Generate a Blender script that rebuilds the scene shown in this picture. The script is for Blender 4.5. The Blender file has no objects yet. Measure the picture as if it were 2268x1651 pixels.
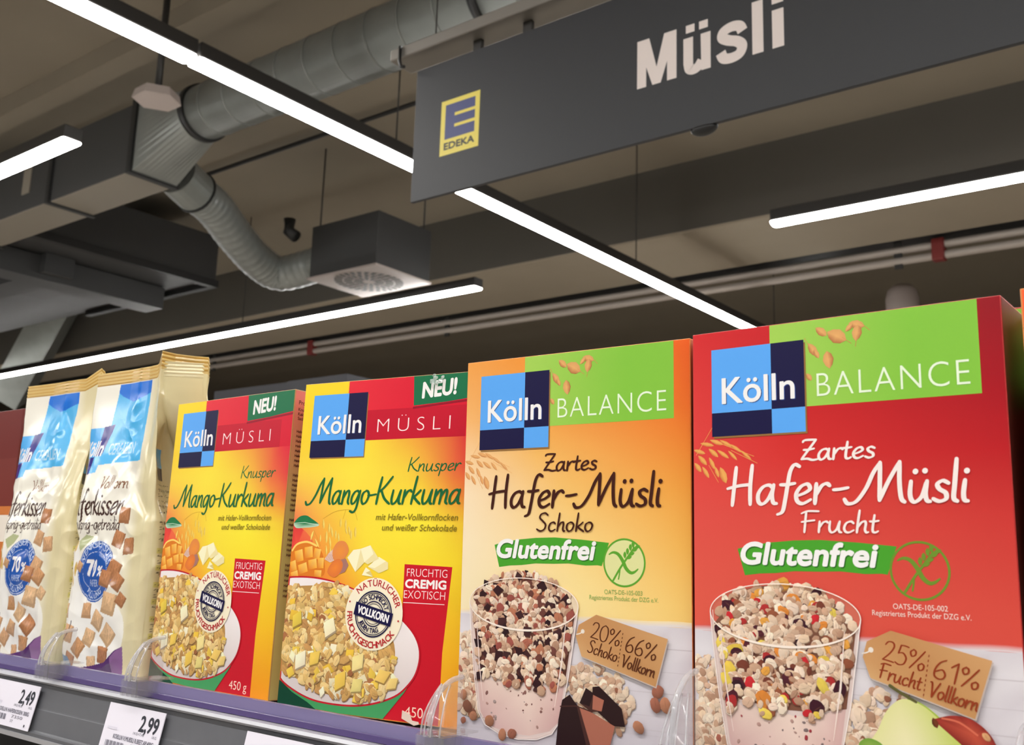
import bpy, bmesh, math, random
import numpy as np
from mathutils import Vector, Matrix, noise, Euler

S = bpy.context.scene
COL = S.collection
R = random.Random(7)

# ------------------------------------------------------------------ camera
CAM = Vector((0.0, -0.525, 1.65))
ROT = Euler((1.76107944, -0.03083582, 0.65181605), 'XYZ')
FPX = 2207.85
cd = bpy.data.cameras.new('camera'); cam = bpy.data.objects.new('camera', cd)
COL.objects.link(cam); S.camera = cam
cam.location = CAM; cam.rotation_euler = ROT
cd.sensor_fit = 'HORIZONTAL'; cd.sensor_width = 36.0; cd.lens = FPX / 2268 * 36.0
cd.clip_start = 0.02; cd.clip_end = 100
cd.dof.use_dof = True; cd.dof.focus_distance = 0.72; cd.dof.aperture_fstop = 18
# ------------------------------------------------------------------ world, exposure
W = bpy.data.worlds.new('world'); S.world = W; W.use_nodes = True
W.node_tree.nodes['Background'].inputs[0].default_value = (0.9, 0.95, 1.0, 1)
W.node_tree.nodes['Background'].inputs[1].default_value = 0.05
S.view_settings.view_transform = 'Standard'; S.view_settings.look = 'None'
S.view_settings.gamma = 1.0; S.view_settings.use_curve_mapping = False
S.view_settings.exposure = 1.36
LAMP = 22.0            # emission of the ceiling strips

MR = ROT.to_matrix()
def ray(px, py):
    return MR @ Vector((px - 1134, -(py - 825.5), -FPX))
def at_z(px, py, z):   # point of the place seen at a pixel of the photograph, at a known height
    d = ray(px, py); return CAM + d * ((z - CAM.z) / d.z)
def at_y(px, py, y):
    d = ray(px, py); return CAM + d * ((y - CAM.y) / d.y)
ZR = CAM.z             # heights below are given above the camera as ZR + ...
ZS = ZR - 0.1125       # top of the shelf

# ------------------------------------------------------------------ colours and materials
def lin(c):
    c = c / 255.0
    return c / 12.92 if c <= 0.04045 else ((c + 0.055) / 1.055) ** 2.4
def C(r, g, b): return (lin(r), lin(g), lin(b))
def mixc(a, b, t): return tuple(a[i] + (b[i] - a[i]) * t for i in range(3))
def mulc(a, k): return tuple(min(0.95, x * k) for x in a)

def mat(name, col=(0.5, 0.5, 0.5), rough=0.5, metal=0.0, spec=0.5, attr=None, noise_amt=0.0, noise_scale=30, bump=0.0, coat=0.0):
    m = bpy.data.materials.new(name); m.use_nodes = True
    nt = m.node_tree; b = nt.nodes['Principled BSDF']
    b.inputs['Base Color'].default_value = (*col, 1)
    b.inputs['Roughness'].default_value = rough; b.inputs['Metallic'].default_value = metal
    b.inputs['Specular IOR Level'].default_value = spec
    b.inputs['Coat Weight'].default_value = coat
    if attr:
        a = nt.nodes.new('ShaderNodeVertexColor'); a.layer_name = attr
        nt.links.new(a.outputs['Color'], b.inputs['Base Color'])
    if noise_amt or bump:
        tc = nt.nodes.new('ShaderNodeTexCoord'); nz = nt.nodes.new('ShaderNodeTexNoise')
        nz.inputs['Scale'].default_value = noise_scale; nz.inputs['Detail'].default_value = 5
        nt.links.new(tc.outputs['Object'], nz.inputs['Vector'])
        if noise_amt:
            mx = nt.nodes.new('ShaderNodeMix'); mx.data_type = 'RGBA'
            mx.inputs[6].default_value = (*mulc(col, 1 - noise_amt), 1); mx.inputs[7].default_value = (*mulc(col, 1 + noise_amt), 1)
            nt.links.new(nz.outputs['Fac'], mx.inputs[0]); nt.links.new(mx.outputs[2], b.inputs['Base Color'])
        if bump:
            bp = nt.nodes.new('ShaderNodeBump'); bp.inputs['Strength'].default_value = bump; bp.inputs['Distance'].default_value = 0.01
            nt.links.new(nz.outputs['Fac'], bp.inputs['Height']); nt.links.new(bp.outputs[0], b.inputs['Normal'])
    return m
def emat(name, col, strength):
    m = bpy.data.materials.new(name); m.use_nodes = True
    nt = m.node_tree; nt.nodes.clear()
    e = nt.nodes.new('ShaderNodeEmission'); o = nt.nodes.new('ShaderNodeOutputMaterial')
    e.inputs[0].default_value = (*col, 1); e.inputs[1].default_value = strength
    nt.links.new(e.outputs[0], o.inputs[0]); return m
def clearmat(name, tint, cloud, cloudcol):
    m = bpy.data.materials.new(name); m.use_nodes = True
    nt = m.node_tree; nt.nodes.clear(); N = nt.nodes.new; L = nt.links.new
    o = N('ShaderNodeOutputMaterial'); tr = N('ShaderNodeBsdfTransparent'); gl = N('ShaderNodeBsdfGlossy'); df = N('ShaderNodeBsdfDiffuse')
    tr.inputs[0].default_value = (*tint, 1); gl.inputs['Roughness'].default_value = 0.08; df.inputs[0].default_value = (*cloudcol, 1)
    fw = N('ShaderNodeLayerWeight'); fw.inputs['Blend'].default_value = 0.5; pw = N('ShaderNodeMath'); pw.operation = 'POWER'; pw.inputs[1].default_value = 4
    L(fw.outputs['Facing'], pw.inputs[0]); lw = N('ShaderNodeMath'); lw.operation = 'MULTIPLY_ADD'; lw.inputs[1].default_value = 0.55; lw.inputs[2].default_value = 0.04; L(pw.outputs[0], lw.inputs[0])
    m1 = N('ShaderNodeMixShader'); m1.inputs[0].default_value = cloud; m2 = N('ShaderNodeMixShader')
    L(tr.outputs[0], m1.inputs[1]); L(df.outputs[0], m1.inputs[2]); L(lw.outputs[0], m2.inputs[0])
    L(m1.outputs[0], m2.inputs[1]); L(gl.outputs[0], m2.inputs[2]); L(m2.outputs[0], o.inputs[0]); return m

M_INK = mat('printed_card', attr='Col', rough=0.38, spec=0.3)
M_CARD = mat('card_edge', C(226, 205, 190), 0.5)
M_FOIL = mat('printed_foil', attr='Col', rough=0.2, spec=0.8)
M_SIGN = mat('sign_board', C(33, 34, 38), 0.5, noise_amt=0.06)
M_SIGNINK = mat('sign_print', attr='Col', rough=0.45)
M_PAPER = mat('tag_print', attr='Col', rough=0.5)
M_CEIL = mat('ceiling_paint', C(130, 120, 104), 0.8, noise_amt=0.10, noise_scale=1.5)
M_SOFFIT = mat('beam_soffit', C(150, 138, 120), 0.8, noise_amt=0.08, noise_scale=2)
M_BEAMDARK = mat('beam_paint_dark', C(80, 76, 69), 0.8, noise_amt=0.08, noise_scale=2)
M_STEEL = mat('galvanised', C(136, 139, 135), 0.42, 0.4, noise_amt=0.16, noise_scale=9)
M_FLEX = mat('flexible_foil', C(146, 150, 147), 0.38, 0.45, noise_amt=0.15, noise_scale=14)
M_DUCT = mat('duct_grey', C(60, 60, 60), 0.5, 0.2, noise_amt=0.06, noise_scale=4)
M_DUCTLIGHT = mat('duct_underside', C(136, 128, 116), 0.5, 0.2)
M_BLACK = mat('black_metal', C(28, 28, 28), 0.5)
M_DARK = mat('dark_grey_metal', C(52, 50, 48), 0.5, 0.2)
M_PALE = mat('pale_plastic', C(172, 160, 154), 0.5)
M_PIPE = mat('painted_pipe', C(170, 160, 150), 0.45)
M_RED = mat('red_coupling', C(120, 40, 36), 0.45)
M_RAIL = mat('price_rail_grey', C(98, 99, 104), 0.55, noise_amt=0.10, noise_scale=60)
M_RAILMET = mat('rail_metal', C(196, 196, 202), 0.35, 0.5)
M_SHELF = mat('shelf_steel', C(170, 170, 172), 0.45)
M_GAP = mat('shelf_back', C(30, 30, 36), 0.6)
M_LAMP = emat('lamp_glow', (1.0, 0.985, 0.955), LAMP)
M_CLEAR = clearmat('clear_plastic', (0.96, 0.96, 0.965), 0.07, (0.85, 0.85, 0.87))
M_RIM = clearmat('clear_plastic_edge', (0.93, 0.93, 0.95), 0.28, (0.85, 0.85, 0.87))
M_LILAC = clearmat('lilac_plastic', (0.66, 0.64, 0.86), 0.62, (0.30, 0.26, 0.47))
M_FLOOR = mat('floor_tile', C(176, 168, 158), 0.5, noise_amt=0.05, noise_scale=3)
M_WALL = mat('wall_paint', C(120, 115, 108), 0.8, noise_amt=0.06, noise_scale=1)

# ------------------------------------------------------------------ object helpers
def link(name, me, m, parent=None):
    o = bpy.data.objects.new(name, me); COL.objects.link(o)
    if m is not None: me.materials.append(m)
    if parent is not None: o.parent = parent
    return o
def tag(o, label=None, cat=None, group=None, kind=None):
    if label: o['label'] = label
    if cat: o['category'] = cat
    if group: o['group'] = group
    if kind: o['kind'] = kind
    return o
def empty(name, loc, rot=(0, 0, 0)):
    o = bpy.data.objects.new(name, None); COL.objects.link(o)
    o.empty_display_size = 0.02; o.location = loc; o.rotation_euler = rot; return o
def box_bm(bm, lo, hi):
    x0, y0, z0 = lo; x1, y1, z1 = hi
    v = [bm.verts.new(p) for p in ((x0, y0, z0), (x1, y0, z0), (x1, y1, z0), (x0, y1, z0), (x0, y0, z1), (x1, y0, z1), (x1, y1, z1), (x0, y1, z1))]
    for f in ((3, 2, 1, 0), (4, 5, 6, 7), (0, 1, 5, 4), (1, 2, 6, 5), (2, 3, 7, 6), (3, 0, 4, 7)): bm.faces.new([v[i] for i in f])
    return v
def bm_obj(name, bm, m, parent=None, smooth=False):
    bmesh.ops.recalc_face_normals(bm, faces=bm.faces)
    me = bpy.data.meshes.new(name); bm.to_mesh(me); bm.free()
    if smooth:
        for p in me.polygons: p.use_smooth = True
    return link(name, me, m, parent)
def box(name, lo, hi, m, parent=None, bevel=0.0):
    bm = bmesh.new(); box_bm(bm, lo, hi)
    if bevel: bmesh.ops.bevel(bm, geom=bm.edges[:], offset=bevel, segments=2, profile=0.5, affect='EDGES')
    return bm_obj(name, bm, m, parent)
def tube_bm(bm, pts, rad, n=16, caps=True):
    pts = [Vector(p) for p in pts]; rings = []
    rad = rad if isinstance(rad, (list, tuple)) else [rad] * len(pts)
    for i, p in enumerate(pts):
        t = (pts[min(i + 1, len(pts) - 1)] - pts[max(i - 1, 0)]).normalized()
        a = t.cross(Vector((0, 0, 1)))
        if a.length < 1e-3: a = t.cross(Vector((0, 1, 0)))
        a.normalize(); b = t.cross(a)
        rings.append([bm.verts.new(p + (a * math.cos(2 * math.pi * k / n) + b * math.sin(2 * math.pi * k / n)) * rad[i]) for k in range(n)])
    for i in range(len(rings) - 1):
        for k in range(n): bm.faces.new((rings[i][k], rings[i][(k + 1) % n], rings[i + 1][(k + 1) % n], rings[i + 1][k]))
    if caps: bm.faces.new(rings[0]); bm.faces.new(rings[-1][::-1])
def tube(name, pts, rad, m, parent=None, n=16, smooth=True):
    bm = bmesh.new(); tube_bm(bm, pts, rad, n)
    o = bm_obj(name, bm, m, parent)
    if smooth:
        for p in o.data.polygons: p.use_smooth = len(p.vertices) == 4
    return o
def crom(pts, k=6, closed=False):
    P = [np.array(p, float) for p in pts]
    if len(P) < 3 and not closed: return [P[0] + (P[1] - P[0]) * t / k for t in range(k + 1)]
    n = len(P); out = []
    for i in range(n if closed else n - 1):
        if closed: a, b, c, d = P[(i - 1) % n], P[i], P[(i + 1) % n], P[(i + 2) % n]
        else: a, b, c, d = P[max(i - 1, 0)], P[i], P[i + 1], P[min(i + 2, n - 1)]
        for j in range(k):
            t = j / k
            out.append(0.5 * (2 * b + (c - a) * t + (2 * a - 5 * b + 4 * c - d) * t * t + (3 * b - a - 3 * c + d) * t ** 3))
    if not closed: out.append(P[-1])
    return out

# ------------------------------------------------------------------ flat print on a face (u right, v up, millimetres)
class Ink:
    def __init__(s, k=1.0): s.n = 0; s.k = k
class Print:
    def __init__(s, ink, clip=None, fn=None):
        s.ink = ink; s.clip = clip; s.fn = fn or (lambda u, v, o: (u, -o, v)); s.V = []; s.F = []; s.K = []
    def step(s, mm=0.006): s.ink.n += mm * s.ink.k
    def pt(s, p):
        u, v = float(p[0]), float(p[1])
        if s.clip: u = min(max(u, s.clip[0]), s.clip[2]); v = min(max(v, s.clip[1]), s.clip[3])
        s.V.append(s.fn(u * 1e-3, v * 1e-3, (0.08 + s.ink.n) * 1e-3)); return len(s.V) - 1
    def poly(s, pts, col, step=True, mm=0.006):
        s.step(mm if step else .0015)
        ids = [s.pt(p) for p in pts]; s.F.append(ids); s.K.append([col] * len(ids))
    def grad(s, pts, cols):
        s.step(); ids = [s.pt(p) for p in pts]; s.F.append(ids); s.K.append(list(cols))
    def rect(s, u0, v0, u1, v1, col): s.poly([(u0, v0), (u1, v0), (u1, v1), (u0, v1)], col)
    def fan(s, c, ring, cc, rc, mm=0.0016):
        s.step(mm); a = s.pt(c); ids = [s.pt(p) for p in ring]; n = len(ids)
        for i in range(n):
            j = (i + 1) % n
            s.F.append([a, ids[i], ids[j]]); s.K.append([cc, rc[i] if isinstance(rc, list) else rc, rc[j] if isinstance(rc, list) else rc])
    def grid(s, u0, v0, u1, v1, nu, nv, fn):
        s.step(); ids = []; cs = []
        for j in range(nv + 1):
            for i in range(nu + 1):
                u = u0 + (u1 - u0) * i / nu; v = v0 + (v1 - v0) * j / nv
                ids.append(s.pt((u, v))); cs.append(fn(u, v))
        for j in range(nv):
            for i in range(nu):
                q = [j * (nu + 1) + i, j * (nu + 1) + i + 1, (j + 1) * (nu + 1) + i + 1, (j + 1) * (nu + 1) + i]
                s.F.append([ids[k] for k in q]); s.K.append([cs[k] for k in q])
    def ellipse(s, cx, cy, rx, ry, col, n=48, rot=0, step=True):
        c, d = math.cos(rot), math.sin(rot)
        s.poly([(cx + rx * math.cos(t) * c - ry * math.sin(t) * d, cy + rx * math.cos(t) * d + ry * math.sin(t) * c) for t in [2 * math.pi * k / n for k in range(n)]], col, step)
    def line(s, pts, w, col, closed=False, step=True, mm=0.006, cap=True):
        """ribbon along pts, w a width or one per point"""
        s.step(mm if step else .0015)
        P = [np.array(p, float) for p in pts]; n = len(P)
        ws = w if isinstance(w, (list, tuple)) else [w] * n
        L = []; Rr = []
        for i in range(n):
            if closed: t = P[(i + 1) % n] - P[(i - 1) % n]
            else: t = P[min(i + 1, n - 1)] - P[max(i - 1, 0)]
            t = t / (np.hypot(*t) + 1e-9); nn = np.array((-t[1], t[0])) * ws[i] / 2
            L.append(s.pt(P[i] + nn)); Rr.append(s.pt(P[i] - nn))
        for i in range(n if closed else n - 1):
            j = (i + 1) % n
            s.F.append([Rr[i], Rr[j], L[j], L[i]]); s.K.append([col] * 4)
        if cap and not closed:
            for i in (0, n - 1):
                s.step(.0008); s.poly([P[i] + ws[i] / 2 * np.array((math.cos(a), math.sin(a))) for a in [2 * math.pi * k / 10 for k in range(10)]], col, False)
    def tris(s, pts, faces, col):
        ids = [s.pt(p) for p in pts]
        for f in faces: s.F.append([ids[i] for i in f]); s.K.append([col] * len(f))
    def build(s, name, parent, m=None):
        me = bpy.data.meshes.new(name); me.from_pydata(s.V, [], s.F)
        ca = me.color_attributes.new('Col', 'FLOAT_COLOR', 'CORNER')
        buf = np.ones((len(me.loops), 4), np.float32)
        buf[:, :3] = np.array([k for f in s.K for k in f], np.float32)
        ca.data.foreach_set('color', buf.ravel())
        return link(name, me, m or M_INK, parent)

# ------------------------------------------------------------------ sans lettering (the built-in font) and a hand-written alphabet
_gl = {}
def glyphs(text, off=0.0, sp=1.0):
    k = (text, off, sp)
    if k not in _gl:
        c = bpy.data.curves.new('tmp', 'FONT'); c.body = text; c.offset = off; c.space_character = sp; c.resolution_u = 5
        o = bpy.data.objects.new('tmp', c); COL.objects.link(o)
        bpy.context.view_layer.update()
        me = bpy.data.meshes.new_from_object(o.evaluated_get(bpy.context.evaluated_depsgraph_get()))
        v = np.array([(a.co.x, a.co.y) for a in me.vertices]).reshape(-1, 2)
        f = [tuple(p.vertices) for p in me.polygons]
        bpy.data.objects.remove(o); bpy.data.curves.remove(c); bpy.data.meshes.remove(me)
        _gl[k] = (v, f)
    return _gl[k]
CAPH = float(glyphs('H')[0][:, 1].max())
def sans(pr, text, u, v, cap, col, w=None, thin=0.0, bold=0.0, slant=0.0, rot=0.0, align='l', sh=None, sp=1.0):
    """baseline starts at (u, v); w fits the width; bold spreads the strokes (mm)"""
    pts, faces = glyphs(text, -thin, sp)
    k = cap / CAPH; p = pts * k
    p[:, 0] -= p[:, 0].min()
    if w: p[:, 0] *= w / p[:, 0].max()
    p[:, 0] += p[:, 1] * slant
    if align == 'c': p[:, 0] -= p[:, 0].max() / 2
    c, d = math.cos(rot), math.sin(rot)
    q = np.stack([u + p[:, 0] * c - p[:, 1] * d, v + p[:, 0] * d + p[:, 1] * c], 1)
    if sh:
        pr.step()
        for a in (0, 1, 2, 3): pr.step(.0015); pr.tris(q + np.array((sh[0] + bold * math.cos(a * 1.57), sh[1] + bold * math.sin(a * 1.57))), faces, sh[2])
    pr.step()
    if bold:
        for a in range(8): pr.step(.0015); pr.tris(q + bold * np.array((math.cos(a * math.pi / 4), math.sin(a * math.pi / 4))), faces, col)
    pr.step(.0015); pr.tris(q, faces, col)
def arc(pr, text, cx, cy, r, a0, a1, cap, col, bold=0.0, inside=False, wk=1.0):
    """letters round a circle from angle a0 to a1 (degrees); inside = heads towards the centre"""
    ws = [(.30 if ch == ' ' else float(np.ptp(glyphs(ch)[0][:, 0]))) * wk * cap / CAPH for ch in text]
    gap = (math.radians(abs(a1 - a0)) * r - sum(ws) + (ws[0] + ws[-1]) / 2) / max(len(text) - 1, 1); pos = -ws[0] / 2
    for i, ch in enumerate(text):
        m_ = pos + ws[i] / 2; pos += ws[i] + gap
        if ch == ' ': continue
        a = math.radians(a0) + math.copysign(m_ / r, a1 - a0)
        pts, faces = glyphs(ch); p = pts * (cap / CAPH); p[:, 0] -= (p[:, 0].max() + p[:, 0].min()) / 2; p[:, 0] *= wk
        rot = a + math.pi / 2 if inside else a - math.pi / 2
        c, d = math.cos(rot), math.sin(rot)
        q = np.stack([cx + r * math.cos(a) + p[:, 0] * c - p[:, 1] * d, cy + r * math.sin(a) + p[:, 0] * d + p[:, 1] * c], 1)
        if i == 0: pr.step()
        if bold:
            for b in range(4): pr.step(.0015); pr.tris(q + bold * np.array((math.cos(b * 1.57), math.sin(b * 1.57))), faces, col); pr.step(.0015)
        pr.tris(q, faces, col)

_U = [(.08, .5), (.05, .2), (.08, .03), (.16, 0), (.28, .15), (.36, .45)]
_A = [(.36, .42), (.28, .5), (.15, .45), (.05, .27), (.05, .07), (.13, 0), (.25, .12), (.36, .4)]
HAND = {
 'a': (.46, [_A, [(.38, .5), (.34, .25), (.36, .04), (.43, .01)]]),
 'c': (.38, [[(.34, .42), (.26, .5), (.12, .42), (.05, .2), (.09, .03), (.2, 0), (.34, .1)]]),
 'd': (.46, [_A, [(.46, 1.0), (.39, .5), (.35, .2), (.37, .03), (.43, 0)]]),
 'e': (.38, [[(.06, .2), (.22, .27), (.33, .38), (.28, .5), (.15, .44), (.05, .25), (.07, .06), (.18, 0), (.34, .1)]]),
 'f': (.33, [[(.46, .97), (.36, 1.02), (.27, .85), (.21, .5), (.15, .1), (.09, -.2), (-.02, -.28)], [(.06, .5), (.2, .5), (.36, .53)]]),
 'g': (.46, [_A, [(.4, .5), (.36, .2), (.31, -.15), (.2, -.32), (.04, -.28)]]),
 'h': (.43, [[(.16, 1.0), (.1, .5), (.05, 0)], [(.07, .2), (.2, .45), (.31, .5), (.33, .38), (.3, .12), (.34, 0), (.4, .02)]]),
 'i': (.18, [[(.1, .5), (.06, .2), (.07, .03), (.13, 0)], [(.14, .72), (.145, .73)]]),
 'k': (.41, [[(.16, 1), (.1, .5), (.05, 0)], [(.36, .5), (.2, .32), (.09, .24)], [(.12, .26), (.24, .12), (.38, 0)]]),
 'l': (.18, [[(.15, 1.02), (.09, .4), (.06, .08), (.12, 0)]]),
 'm': (.58, [[(.08, .5), (.06, .25), (.04, 0)], [(.07, .25), (.2, .47), (.27, .48), (.28, .3), (.25, 0)], [(.28, .25), (.4, .47), (.48, .48), (.49, .3), (.47, .08), (.53, 0)]]),
 'n': (.42, [[(.08, .5), (.06, .25), (.04, 0)], [(.07, .22), (.2, .47), (.3, .49), (.32, .34), (.3, .1), (.35, 0)]]),
 'o': (.4, [[(.22, .5), (.08, .4), (.04, .16), (.13, 0), (.27, .08), (.35, .32), (.29, .47), (.2, .5)]]),
 'p': (.43, [[(.1, .5), (.06, .1), (.0, -.35)], [(.08, .22), (.2, .46), (.32, .48), (.36, .3), (.28, .06), (.16, 0), (.07, .1)]]),
 'r': (.33, [[(.08, .5), (.06, .25), (.04, 0)], [(.07, .22), (.18, .44), (.28, .5), (.34, .45)]]),
 's': (.33, [[(.31, .44), (.21, .5), (.11, .42), (.14, .3), (.25, .2), (.25, .06), (.13, 0), (.02, .06)]]),
 't': (.29, [[(.17, .78), (.11, .3), (.1, .06), (.17, 0), (.26, .06)], [(.02, .5), (.15, .5), (.29, .53)]]),
 'u': (.46, [_U, [(.38, .5), (.34, .2), (.36, .03), (.42, 0)]]),
 'ü': (.46, [_U, [(.38, .5), (.34, .2), (.36, .03), (.42, 0)], [(.17, .74), (.175, .75)], [(.35, .75), (.355, .76)]]),
 'w': (.55, [[(.06, .5), (.06, .1), (.14, 0), (.24, .2), (.28, .45)], [(.28, .45), (.28, .1), (.36, 0), (.47, .2), (.5, .5)]]),
 'H': (.62, [[(.2, 1), (.15, .5), (.1, -.02)], [(.55, 1.04), (.5, .5), (.49, .0)], [(.0, .43), (.25, .5), (.52, .53)]]),
 'M': (1.24, [[(.0, .08), (.07, -.03), (.24, .03), (.44, .35), (.6, .75), (.74, 1.0)], [(.74, 1.0), (.72, .5), (.7, .05)], [(.7, .05), (.9, .55), (1.12, 1.0)], [(1.12, 1.0), (1.1, .5), (1.12, .1), (1.18, 0)]]),
 'K': (.6, [[(.16, 1), (.1, .5), (.06, 0)], [(.58, 1.02), (.32, .65), (.12, .45)], [(.2, .5), (.36, .2), (.58, 0)]]),
 'S': (.52, [[(.52, .9), (.4, 1.02), (.22, .95), (.16, .75), (.3, .55), (.42, .35), (.36, .1), (.18, 0), (.02, .1)]]),
 'F': (.54, [[(.2, .97), (.16, .5), (.12, 0)], [(.04, .88), (.25, .99), (.6, .98)], [(.04, .48), (.22, .52), (.46, .56)]]),
 'Z': (.58, [[(.12, .88), (.2, .97), (.55, .97)], [(.55, .97), (.3, .5), (.06, .05)], [(.06, .05), (.25, .07), (.42, .0), (.58, .03)], [(.14, .5), (.3, .5), (.48, .55)]]),
 'V': (.52, [[(.02, .92), (.12, .9), (.17, .5), (.2, .0)], [(.2, .0), (.38, .5), (.58, 1.0)]]),
 '-': (.36, [[(.05, .29), (.16, .3), (.3, .33)]]),
 '0': (.54, [[(.27, 1.0), (.1, .82), (.04, .45), (.12, .08), (.27, 0), (.42, .15), (.48, .55), (.42, .88), (.27, 1.0)]]),
 '1': (.4, [[(.08, .72), (.2, .88), (.3, 1.0)], [(.3, 1.0), (.28, .5), (.26, 0)]]),
 '2': (.5, [[(.06, .8), (.16, .98), (.34, .98), (.4, .78), (.28, .42), (.04, .02)], [(.04, .02), (.25, .03), (.48, .02)]]),
 '5': (.5, [[(.46, .98), (.3, 1.0), (.16, .98)], [(.16, .98), (.13, .75), (.1, .56)], [(.1, .56), (.28, .62), (.42, .4), (.36, .1), (.18, 0), (.03, .07)]]),
 '6': (.52, [[(.4, 1.0), (.2, .8), (.07, .45), (.07, .12), (.22, 0), (.38, .08), (.42, .3), (.3, .48), (.09, .32)]]),
 '%': (.72, [[(.16, .95), (.05, .8), (.12, .6), (.24, .7), (.24, .88), (.15, .95)], [(.58, 1.0), (.35, .5), (.1, 0)], [(.54, .38), (.42, .25), (.47, .03), (.6, .1), (.62, .3), (.53, .38)]]),
 ' ': (.3, []),
}
def hand(pr, text, u, v, w, cap, col, weight=0.10, slant=0.0, rot=0.0):
    """script lettering, baseline from (u, v), fitted to width w (mm)"""
    st = []; x = 0
    for ch in text:
        adv, ss = HAND[ch]
        for s in ss: st.append([(x + a + b * slant, b) for a, b in s])
        x += adv
    xs = [p[0] for s in st for p in s]; x0, x1 = min(xs), max(xs); k = w / (x1 - x0)
    c, d = math.cos(rot), math.sin(rot); pr.step()
    for s in st:
        pr.step(.0015)
        pp = [((a - x0) * k, b * cap) for a, b in s]
        pp = crom(pp, 7); ws = []
        for i in range(len(pp)):
            t = pp[min(i + 1, len(pp) - 1)] - pp[max(i - 1, 0)]
            a = math.atan2(t[1], t[0]); e = min(i, len(pp) - 1 - i) / max(len(pp) - 1, 1)
            ws.append(weight * cap * (0.72 + 0.42 * abs(math.sin(a - 0.35))) * (0.85 + min(0.15, e)))
        if len(s) == 2 and abs(s[0][1] - s[1][1]) < .02: ws = [weight * cap * 1.3] * len(pp)
        pr.line([(u + p[0] * c - p[1] * d, v + p[0] * d + p[1] * c) for p in pp], ws, col, step=False)

# ------------------------------------------------------------------ printed food
BROWN = C(128, 84, 62)
def flake(pr, x, y, r, cols, el=0.75, jit=0.13, n=0, sharp=False, rot=None, li=0.12, mm=0.004, crease=True):
    col = cols[R.randrange(len(cols))] if isinstance(cols, list) else cols
    rot = R.uniform(0, 6.28) if rot is None else rot; k = R.uniform(0.88, 1.08)
    n = n or 11
    if sharp: n = 4; jit = 0.14
    ring = []; rc = []; c, d = math.cos(rot), math.sin(rot); ph = R.uniform(0, 6.28)
    for i in range(n):
        t = 2 * math.pi * i / n; q = r * (1 + R.uniform(-jit, jit) + (0 if sharp else .10 * math.sin(2 * t + ph)))
        a, b = q * math.cos(t), q * el * math.sin(t)
        px, py = a * c - b * d, a * d + b * c
        ring.append((x + px, y + py)); rc.append(mulc(col, k * (1.0 + li * (py - px * 0.6) / r) * (.90 if i % 3 == 0 else 1.0)))
    sh = mixc(mulc(col, .8), BROWN, .52)
    pr.fan((x, y), [(a + r * .09, b - r * .15) for a, b in ring], sh, mulc(sh, .8), mm)
    pr.fan((x + R.uniform(-.2, .2) * r, y + R.uniform(-.2, .2) * r), ring, mulc(col, k * R.uniform(.94, 1.08)), rc, 0.0007)
    if crease and not sharp and r > 1.5 and R.random() < .6:
        w = r * R.uniform(.05, .10); L = r * .7; cc = mixc(mulc(col, k), BROWN, .38); o = R.uniform(-.2, .2) * r * el
        pr.poly([(x + e * L * c - (o + f * w) * d, y + e * L * d + (o + f * w) * c) for e, f in ((-1, 0), (0, -1), (1, 0), (0, 1))], cc, mm=0.0006)
def heap(pr, inside, bb, n, rmin, rmax, cols, accents=(), el=(0.55, 0.95)):
    pts = []
    while len(pts) < n:
        u = R.uniform(bb[0], bb[2]); v = R.uniform(bb[1], bb[3])
        if inside(u, v): pts.append((u, v))
    pts.sort(key=lambda p: -p[1] + R.uniform(-3, 3))
    base = pr.ink.n; cells = {}; top = 0     # each flake lies one sheet of ink above those it overlaps
    for u, v in pts:
        q = R.random(); acc = 0; r = R.uniform(rmin, rmax); cs, sh, e = cols, False, R.uniform(*el)
        for (pb, c, s_, k) in accents:
            if q < acc + pb: cs, sh, e = c, s_, R.uniform(.6, .95); r *= k; break
            acc += pb
        lv = 0; ci, cj = int(u // 12), int(v // 12)
        for i in (ci - 1, ci, ci + 1):
            for j in (cj - 1, cj, cj + 1):
                for (a, b, rr, l) in cells.get((i, j), ()):
                    if (a - u) ** 2 + (b - v) ** 2 < (1.2 * (r + rr)) ** 2: lv = max(lv, l + 1)
        cells.setdefault((ci, cj), []).append((u, v, r, lv)); top = max(top, lv)
        pr.ink.n = base + lv * 0.0032; flake(pr, u, v, r, cs, e, sharp=sh, mm=0.0)
    pr.ink.n = base + (top + 2) * 0.0032
def grain(pr, x, y, L, w, ang, col, dark):
    c, d = math.cos(ang), math.sin(ang)
    pts = [(-.5, 0), (-.3, .32), (.0, .5), (.3, .36), (.5, 0), (.3, -.36), (0, -.5), (-.3, -.32)]
    ring = [(x + a * L * c - b * w * d, y + a * L * d + b * w * c) for a, b in pts]
    pr.fan((x, y), ring, col, [mixc(col, dark, .9 if b < 0 else .25) for a, b in pts], mm=0.004)

WHITE = C(246, 244, 244); NAVY = C(22, 18, 66); SKY = C(92, 170, 250)
def table_color(tab):
    """bilinear look-up of a printed colour run: rows (v, [(u, colour), ...])"""
    def row(r, u):
        for i in range(len(r) - 1):
            if u <= r[i + 1][0]:
                t = (u - r[i][0]) / (r[i + 1][0] - r[i][0]); return mixc(r[i][1], r[i + 1][1], max(0, min(1, t)))
        return r[-1][1]
    def f(u, v):
        if v <= tab[0][0]: return row(tab[0][1], u)
        for i in range(len(tab) - 1):
            if v <= tab[i + 1][0]:
                t = (v - tab[i][0]) / (tab[i + 1][0] - tab[i][0])
                return mixc(row(tab[i][1], u), row(tab[i + 1][1], u), t)
        return row(tab[-1][1], u)
    return f

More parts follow.
